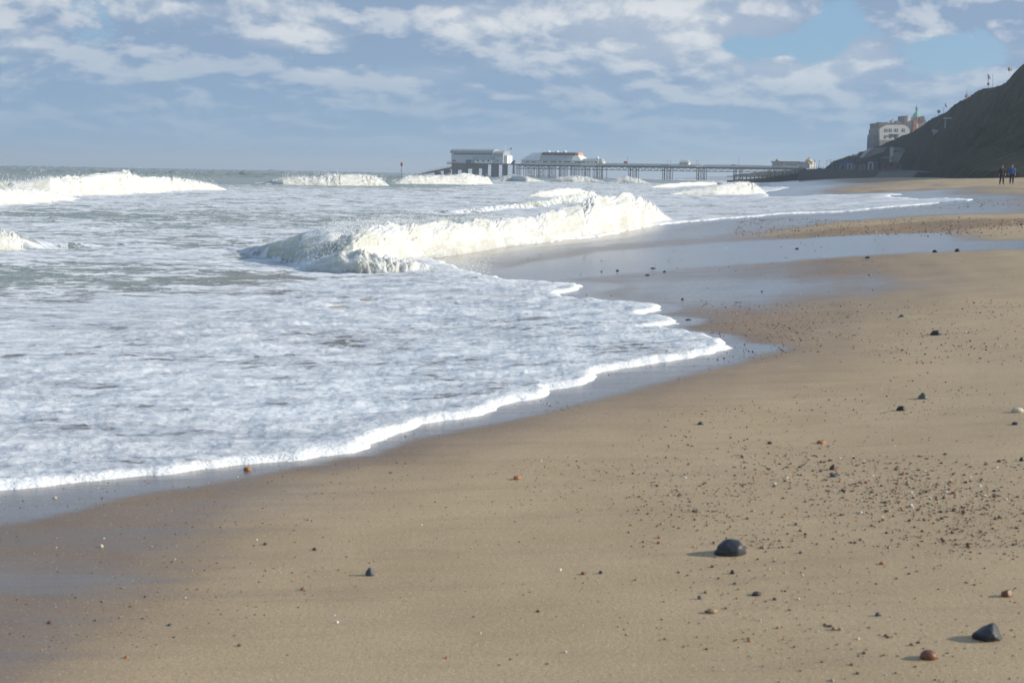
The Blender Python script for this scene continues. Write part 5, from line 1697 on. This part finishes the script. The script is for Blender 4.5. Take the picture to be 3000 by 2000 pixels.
CH = {'charcoal': (.026, .029, .034), 'black': (.014, .014, .014), 'dark green': (.030, .034, .022), 'grey': (.10, .105, .10), 'slate': (.045, .055, .07), 'rust': (.16, .062, .030),
      'orange': (.33, .14, .055), 'brown': (.085, .048, .032), 'cream': (.52, .46, .33), 'white': (.75, .72, .68), 'tan': (.30, .22, .12), 'purple': (.055, .035, .04), 'red': (.16, .04, .028), 'teal': (.07, .11, .11)}
STONES = [ # px, foot y, width px, height px, colour, kind, label
 (2145, 1624, 102, 44, 'charcoal', 'dome', 'large domed charcoal stone half sunk in the sand, biggest on the beach'),
 (2900, 1876, 92, 54, 'charcoal', 'wedge', 'wedge shaped charcoal stone near the lower right corner'),
 (2722, 1930, 52, 30, 'rust', 'round', 'smooth rust brown egg shaped pebble left of the charcoal wedge stone'),
 (1082, 1686, 30, 27, 'slate', 'peak', 'peaked slate grey stone alone on the open sand left of centre'),
 (2950, 1748, 38, 26, 'rust', 'facet', 'rough rusty brown stone at the right edge above the charcoal wedge stone'),
 (725, 1378, 27, 14, 'orange', 'facet', 'orange brown brick like stone at the rim of the foam'),
 (1515, 1405, 23, 15, 'orange', 'round', 'orange pebble on bare sand below the foam, right of centre'),
 (2442, 1377, 25, 20, 'brown', 'peak', 'peaked brown stone just above the flat grey pebble'),
 (2443, 1397, 26, 9, 'slate', 'round', 'flat grey pebble just below the peaked brown stone'),
 (2706, 1167, 31, 18, 'dark green', 'peak', 'dark green stone with a white streak, upper of the dark pair on the right'),
 (2642, 1202, 29, 14, 'black', 'dome', 'smooth black stone, lower of the dark pair on the right'),
 (2982, 1209, 33, 16, 'cream', 'round', 'cream rounded pebble at the right edge of the sand'),
 (2977, 1245, 24, 10, 'charcoal', 'round', 'flat charcoal pebble right below the cream pebble'),
 (2053, 1243, 21, 9, 'slate', 'dome', 'blue grey domed pebble below the foam tip'),
 (2407, 1299, 30, 9, 'orange', 'round', 'flat pale orange pebble above the peaked brown stone'),
 (2256, 1300, 15, 9, 'brown', 'facet', 'squarish brown pebble left of the flat pale orange pebble'),
 (2744, 980, 34, 14, 'charcoal', 'dome', 'long dark stone on the sand right of the foam tip'),
 (2644, 929, 19, 9, 'teal', 'facet', 'teal grey stone farther up the beach than the long dark stone'),
 (2740, 739, 14, 8, 'black', 'dome', 'black stone on the wet sand, left of the two farthest dark ones'),
 (2806, 737, 17, 9, 'charcoal', 'dome', 'dark stone at the edge of the wet sand, right of the two farthest dark ones'),
 (2543, 757, 20, 8, 'slate', 'facet', 'low slate stone on the wet sand left of the farthest dark pair'),
 (2336, 730, 15, 6, 'brown', 'facet', 'small brown stone alone in the middle of the far wet sand'),
 (1915, 787, 17, 4, 'black', 'round', 'thin black stone on the wet sand, top of the small cluster'),
 (1897, 807, 14, 4, 'black', 'round', 'thin black stone on the wet sand, bottom left of the small cluster'),
 (1947, 797, 10, 5, 'black', 'dome', 'black stone on the wet sand, right end of the small cluster'),
 (1809, 794, 10, 4, 'charcoal', 'round', 'small dark stone on wet sand left of the cluster'),
 (1763, 796, 8, 3, 'charcoal', 'round', 'tiny dark stone on wet sand, farthest left beside the breaker'),
 (2000, 878, 11, 6, 'rust', 'round', 'rust pebble on the wet sand above the foam tip'),
 (2017, 937, 20, 3, 'black', 'round', 'flat black sliver on the sand beside the foam fingers'),
 (2993, 660, 9, 7, 'charcoal', 'dome', 'dark stone at the right edge by the gravel bank'),
 (2233, 855, 7, 4, 'slate', 'round', 'tiny grey stone on the middle of the wet sand'),
 (2549, 806, 11, 4, 'tan', 'round', 'pale tan pebble beside the brown sand tongue'),
 (2218, 1742, 36, 12, 'purple', 'wedge', 'flat purplish stone under the large charcoal stone'),
 (2050, 1753, 17, 13, 'grey', 'facet', 'small pale capped grey pebble left of the flat purplish stone'),
 (2088, 1794, 30, 12, 'tan', 'round', 'olive tan pebble below the flat purplish stone'),
 (2147, 1679, 17, 14, 'purple', 'peak', 'peaked maroon pebble straight below the large charcoal stone'),
 (2574, 1804, 22, 13, 'slate', 'facet', 'shiny grey and white pebble midway to the charcoal wedge stone'),
 (2444, 1844, 17, 9, 'tan', 'round', 'yellowish tan pebble, left of a touching pair'),
 (2462, 1844, 15, 7, 'tan', 'round', 'yellowish tan pebble, right of a touching pair'),
 (2595, 1863, 15, 8, 'red', 'facet', 'red brown pebble below the shiny grey and white pebble'),
 (1709, 1681, 20, 9, 'rust', 'facet', 'rusty pebble left of the large charcoal stone'),
 (1760, 1678, 15, 8, 'charcoal', 'facet', 'charcoal pebble between the rusty pebble and the large charcoal stone'),
 (1308, 1931, 17, 12, 'orange', 'facet', 'bright orange faceted pebble near the bottom edge'),
 (1641, 1670, 9, 7, 'white', 'facet', 'tiny bright white shell piece left of the rusty pebble'),
 (1577, 1792, 13, 7, 'brown', 'round', 'brown pebble on empty sand below the white shell piece'),
 (1656, 1911, 11, 8, 'cream', 'round', 'round pale pebble near the bottom edge, right of the bright orange one'),
 (1407, 1857, 8, 8, 'cream', 'round', 'pale pebble above and right of the bright orange faceted one'),
 (296, 1603, 13, 10, 'cream', 'round', 'round cream pebble on the damp sand at left'),
 (145, 1826, 15, 9, 'brown', 'round', 'dark brown pebble near the lower left corner'),
 (496, 1832, 19, 8, 'slate', 'facet', 'flat slate pebble on the damp sand at lower left'),
 (370, 1928, 13, 11, 'orange', 'round', 'round orange pebble near the bottom left corner'),
 (701, 1893, 14, 10, 'rust', 'round', 'rust pebble between the bottom left orange pebble and the slate peaked stone'),
 (987, 1825, 12, 10, 'white', 'facet', 'white shell piece below the slate peaked stone'),
 (921, 1611, 15, 10, 'charcoal', 'facet', 'charcoal pebble above and left of the slate peaked stone'),
 (776, 1595, 14, 8, 'charcoal', 'facet', 'dark pebble farther left of the slate peaked stone'),
 (160, 1459, 15, 6, 'cream', 'facet', 'pale yellow shell fragment just below the foam at left'),
 (885, 1727, 15, 10, 'rust', 'wedge', 'rusty wedge pebble below and left of the slate peaked stone'),
 (2930, 1355, 16, 9, 'rust', 'round', 'rust pebble in the dense pebble band near the right edge'),
 (2995, 1352, 16, 15, 'charcoal', 'dome', 'dark stone cut by the right edge above the pebble band'),
 (2660, 1415, 12, 9, 'tan', 'round', 'pale tan pebble in the middle of the pebble band'),
 (2770, 1333, 15, 7, 'slate', 'dome', 'slate pebble in the upper part of the pebble band'),
 (2831, 974, 8, 4, 'white', 'facet', 'white speck of shell beyond the long dark stone'),
 (1144, 1385, 11, 4, 'brown', 'facet', 'small dark chip on the sand right below the foam bulge'),
 (2840, 1602, 20, 9, 'rust', 'facet', 'brown rust pebble up the sand from the rough rusty stone'),
 (2585, 1652, 18, 7, 'orange', 'round', 'pale orange chip between the large charcoal and rough rusty stones'),
]
STONE_POS = []
for i, (px, py, w, h, colr_, kind, lab) in enumerate(STONES):
    g = hit([px], [py])[0]
    d = math.hypot(g[0], g[1])
    wm = w * d / FPX / 2 * .94; hm = h * d / FPX * .88
    mat = stone_mat('stone_' + colr_.replace(' ', '_'), CH[colr_], .46 if colr_ in ('charcoal', 'slate', 'rust', 'black', 'dark green') else .58, (.45, .45, .42) if colr_ == 'dark green' else None)
    sz = hm / 1.30
    big = w > 30
    me = stone_mesh('stone', mat, wm, min(wm * .85, hm * 1.6), sz, 100 + i, kind, 4 if w > 60 else (3 if w > 20 else 2))
    o = link('stone' if w > 18 else 'pebble', me)
    z = float(ground_z(np.array([g[0]]), np.array([g[1]]))[0])
    o.location = (g[0], g[1] + wm * .4, z + sz * .30)
    o['label'] = lab; o['category'] = 'stone' if w > 18 else 'pebble'
    STONE_POS.append((g[0], g[1], px, py, lab))

# random pebbles: where they lie and how thick
def sample(n, pxbox, size, key=0):
    """points thrown on the ground inside a region of the beach"""
    x0, x1, y0, y1 = pxbox
    P = hit([x0, x1, x1, x0], [y1, y1, y0, y0])
    lo = P.min(0); hi = P.max(0)
    X_ = rng.uniform(lo[0], hi[0], n); Y_ = rng.uniform(lo[1], hi[1], n)
    d, ins = seg_dist(X_, Y_, P)
    X_, Y_ = X_[ins], Y_[ins]
    return X_, Y_, size[0] * (size[1] / size[0]) ** (rng.random(len(X_)) ** 1.9)


PB = []
for n, box_, sz_ in ((5200, (-200, 3200, 1160, 2080), (.0016, .0065)), (1500, (1150, 3200, 1330, 1620), (.002, .0075)), (5200, (1850, 3200, 1270, 1600), (.002, .0095)), (2200, (2150, 3200, 1330, 1500), (.003, .0115)),
                     (900, (2000, 3200, 1480, 2050), (.003, .0075)), (520, (1600, 3200, 1120, 1230), (.003, .008)), (3600, (2050, 3300, 880, 1060), (.004, .013)), (900, (1500, 3100, 1060, 1260), (.003, .008)),
                     (500, (1700, 3200, 740, 900), (.004, .012)), (4500, (2150, 3400, 636, 690), (.012, .035)), (1200, (2450, 3400, 590, 614), (.015, .045)), (350, (1500, 2600, 700, 800), (.008, .020)),
                     (500, (-100, 900, 1450, 1900), (.002, .0055)), (150, (2195, 2290, 1578, 1606), (.002, .0075)), (2600, (1500, 3200, 1330, 1600), (.0016, .006)), (2500, (-200, 3200, 1250, 2080), (.0014, .005))):
    PB.append(sample(int(n * 1.35), box_, (sz_[0] * 1.1, sz_[1] * 1.2)))
PX_ = np.concatenate([p[0] for p in PB]); PY_ = np.concatenate([p[1] for p in PB]); PS_ = np.concatenate([p[2] for p in PB])
cl_ = fbm(PX_ * 1.1, PY_ * .9, 3, 201)
keepp = rng.random(len(PX_)) < np.clip(.62 + 1.0 * cl_, .12, 1)
dpl, ipl = seg_dist(PX_, PY_, WPOLY)
keepp &= ~(ipl | (dpl < .06))
keepp &= np.hypot(PX_, PY_) > 2.6
PX_, PY_, PS_ = PX_[keepp], PY_[keepp], PS_[keepp]
PZ_ = ground_z(PX_, PY_)
pal = np.array([(.17, .075, .034), (.090, .048, .028), (.34, .15, .055), (.045, .038, .032), (.075, .075, .07), (.35, .27, .17), (.60, .56, .50), (.12, .06, .04), (.22, .15, .09), (.030, .032, .036)])
pw = np.array([.20, .17, .15, .10, .05, .09, .05, .13, .05, .03]); pw /= pw.sum()
pnames = ['brown', 'dark brown', 'orange brown', 'blackish', 'grey', 'sandy', 'whitish', 'red brown', 'tan', 'black']
PC_ = rng.choice(len(pal), len(PX_), p=pw)
ang_px = PS_ / np.hypot(PX_, PY_)
inview = (np.abs(PX_ / PY_ - 0.0) < .36) & (PY_ > 0)
order = np.argsort(-ang_px * inview)
NB = 240
top_i = order[:NB]; rest = order[NB:]

bmt = bmesh.new(); bmesh.ops.create_icosphere(bmt, subdivisions=1, radius=1.0)
IV = np.array([v.co[:] for v in bmt.verts]); IF = np.array([[v.index for v in f.verts] for f in bmt.faces]); bmt.free()
bmt = bmesh.new(); bmesh.ops.create_icosphere(bmt, subdivisions=2, radius=1.0)
pebble_meshes = []


def cpal(c):
    nm = 'pebble_' + pnames[c].replace(' ', '_')
    return stone_mat(nm, tuple(pal[c]), .45)


for c in range(len(pal)):
    for v in range(3):
        pebble_meshes.append(stone_mesh('pebble', cpal(c), 1, rng.uniform(.6, .9), rng.uniform(.45, .75), 900 + c * 7 + v, ['round', 'facet', 'facet'][v], 2))
used_lab = {}
SP = np.array([(s[0], s[1]) for s in STONE_POS])
SHORT = [s[4] for s in STONE_POS]


def short(lab):
    w = lab.split(',')[0]
    for cutw in (' half ', ' near ', ' left of', ' alone', ' at the', ' on ', ' just ', ' right ', ' below', ' above', ' with ', ' farther', ' beside', ' between', ' under', ' straight', ' midway', ' in the', ' beyond', ' cut ', ' up the', ' by '):
        if cutw in w:
            w = w.split(cutw)[0]
    return w


for j in top_i:
    x, y, sz, c = PX_[j], PY_[j], PS_[j], PC_[j]
    me = pebble_meshes[c * 3 + int(rng.integers(3))]
    o = link('pebble', me)
    o.location = (x, y, PZ_[j] + sz * .18)
    o.scale = (sz, sz, sz)
    o.rotation_euler = (rng.uniform(-.2, .2), rng.uniform(-.2, .2), rng.uniform(0, 6.28))
    dd = np.hypot(SP[:, 0] - x, SP[:, 1] - y)
    od = np.argsort(dd)
    done = False
    size_w = 'tiny' if sz < .0055 else ('small' if sz < .0085 else 'smallish')
    for depth in range(3):
        for k in range(4):
            m = od[k]
            ex, ey = x - SP[m, 0], (y - SP[m, 1])
            lr = 'right' if ex > 0 else 'left'
            nf = 'beyond' if ey > 0 else 'in front of'
            dist_w = 'close to' if dd[m] < .25 else ('a step from' if dd[m] < .8 else 'well away from')
            if depth == 0:
                if abs(ex) > abs(ey):
                    L = '%s %s pebble %s of the %s' % (size_w, pnames[c], lr, short(SHORT[m]))
                else:
                    L = '%s %s pebble %s the %s' % (size_w, pnames[c], nf, short(SHORT[m]))
            elif depth == 1:
                L = '%s %s pebble %s and to the %s of the %s' % (size_w, pnames[c], nf.replace('in front of', 'in front'), lr, short(SHORT[m]))
            else:
                L = '%s %s pebble %s the %s, to its %s' % (size_w, pnames[c], dist_w, short(SHORT[m]), lr)
            L = ' '.join(L.split()[:16])
            if L not in used_lab:
                used_lab[L] = 1; done = True; break
        if done:
            break
    if not done:
        L = 'small brownish pebble scattered among the many on the open sand'
    o['label'] = L; o['category'] = 'pebble'; o['group'] = 'small pebbles scattered over the sand'


def scatter_mesh(name, X_, Y_, Z_, S_, cols, mat, flat=(.9, .7, .5), jit=.2, stretch=None):
    n = len(X_)
    base = IV[None] * (1 + rng.uniform(-jit, jit, (n, len(IV), 1)))
    base = base * np.array([[flat]])
    a = rng.uniform(0, 6.28, n); ca_, sa_ = np.cos(a)[:, None], np.sin(a)[:, None]
    x = base[..., 0] * ca_ - base[..., 1] * sa_; y = base[..., 0] * sa_ + base[..., 1] * ca_
    V = np.stack([x, y, base[..., 2]], -1) * S_[:, None, None] + np.stack([X_, Y_, Z_], -1)[:, None]
    F = IF[None] + (np.arange(n) * len(IV))[:, None, None]
    C = np.repeat(np.concatenate([cols, np.ones((n, 1))], 1)[:, None], len(IV), 1)
    return make_mesh(name, V.reshape(-1, 3), F.reshape(-1, 3), mat, True, {'tint': C.reshape(-1, 4)})


m_sh, N = mat_new('shingle_stone')
tc = N.n('ShaderNodeAttribute', attribute_name='tint').outputs['Color']
nn = N.noise(N.geo(), 220, 3, .6)
b = principled(N, Base_Color=N.vm('SCALE', tc, N.m('ADD', .65, N.m('MULTIPLY', nn, .7))), Roughness=.5)
finish(N, b.outputs[0])
cols = pal[PC_[rest]] * rng.uniform(.75, 1.25, (len(rest), 1))
me = scatter_mesh('shingle', PX_[rest], PY_[rest], PZ_[rest] + PS_[rest] * .15, PS_[rest], cols, m_sh)
link('shingle', me, kind='stuff')
print('pebbles', len(rest))

# ------------------------------------------------------------------ spray thrown up by the breakers
SX_, SY_, SZ_, SS_ = [], [], [], []
for nm, npt, pxr, up_, s0, s1 in (('one', 16000, (935, 1960), .34, .003, .014), ('one', 7000, (900, 1300), .32, .003, .012), ('left', 350, (-200, 60), .15, .003, .010), ('outer', 600, (-200, 220), .35, .010, .03),
                                  ('outer_big', 2400, (0, 640), .75, .010, .034), ('mid', 2200, (800, 1130), 1.0, .02, .07), ('mid_right', 1600, (1180, 1430), .9, .02, .07), ('pier_one', 400, (1450, 1580), .8, .03, .08), ('pier_two', 250, (1640, 1740), .6, .03, .07),
                                  ('shore', 900, (2060, 2240), .6, .015, .05)):
    th, rb, h, fw = CREST[nm]
    B = np.array(BREAK[nm]['pts'], float)
    azp = np.interp(rng.uniform(pxr[0], pxr[1], npt), B[:, 0][np.argsort(B[:, 0])], th)
    hh = np.interp(azp, th, h); r0 = np.interp(azp, th, rb)
    cl_ = np.clip(fbm(azp * 45, azp * 0, 4, 301) + .45, 0, 1.4)
    tt = rng.normal(.8, .35, npt)
    if nm == 'one' and pxr[1] == 1300:
        tt = rng.uniform(-.25, .9, npt)
    r = r0 + tt * hh * fw
    x = r * np.sin(azp); y = r * np.cos(azp)
    zc_ = np.where(tt < .8, hh * np.sin(np.clip(tt / .8, 0, 1) * math.pi / 2) ** 1.15, hh * (1 - .45 * np.clip(tt - .8, 0, 1.3)))
    z = .05 + zc_ + hh * .02 + rng.exponential(1, npt) ** 1.25 * up_ * cl_ * .26
    SX_.append(x); SY_.append(y); SZ_.append(z); SS_.append(s0 * (s1 / s0) ** (rng.random(npt) ** 2.2))
# splash falling on the sand at the right end of the curl
pp = hit(rng.uniform(1220, 1440, 900), rng.uniform(765, 822, 900))
f_ = rng.random(900)
SX_.append(pp[:, 0]); SY_.append(pp[:, 1]); SZ_.append(ground_z(pp[:, 0], pp[:, 1]) + .03 + .22 * rng.random(900) ** 2.5); SS_.append(.003 + .006 * rng.random(900) ** 2)
X_, Y_, Z_, S_ = map(np.concatenate, (SX_, SY_, SZ_, SS_))
m_sp, N = mat_new('spray_water')
b = principled(N, Base_Color=(.86, .88, .88), Roughness=.4)
finish(N, b.outputs[0])
me = scatter_mesh('sea_spray', X_, Y_, Z_, S_, np.ones((len(X_), 3)), m_sp, (1, .8, 1), .25)
link('sea_spray', me, kind='stuff')
print('spray', len(X_))

# ------------------------------------------------------------------ sea air
hb = MB().box(-9500, 9500, -400, 9500, -20, 62)
m_hz = bpy.data.materials.new('sea_air'); m_hz.use_nodes = True
ht_ = m_hz.node_tree; ht_.nodes.clear()
pv = ht_.nodes.new('ShaderNodeVolumePrincipled')
pv.inputs['Color'].default_value = (0.80, 0.90, 1.0, 1)
pv.inputs['Density'].default_value = HAZE
pv.inputs['Anisotropy'].default_value = 0.25
oo = ht_.nodes.new('ShaderNodeOutputMaterial')
ht_.links.new(pv.outputs[0], oo.inputs['Volume'])
if HAZE > 0:
    link('haze', hb.mesh('haze', m_hz), kind='stuff')
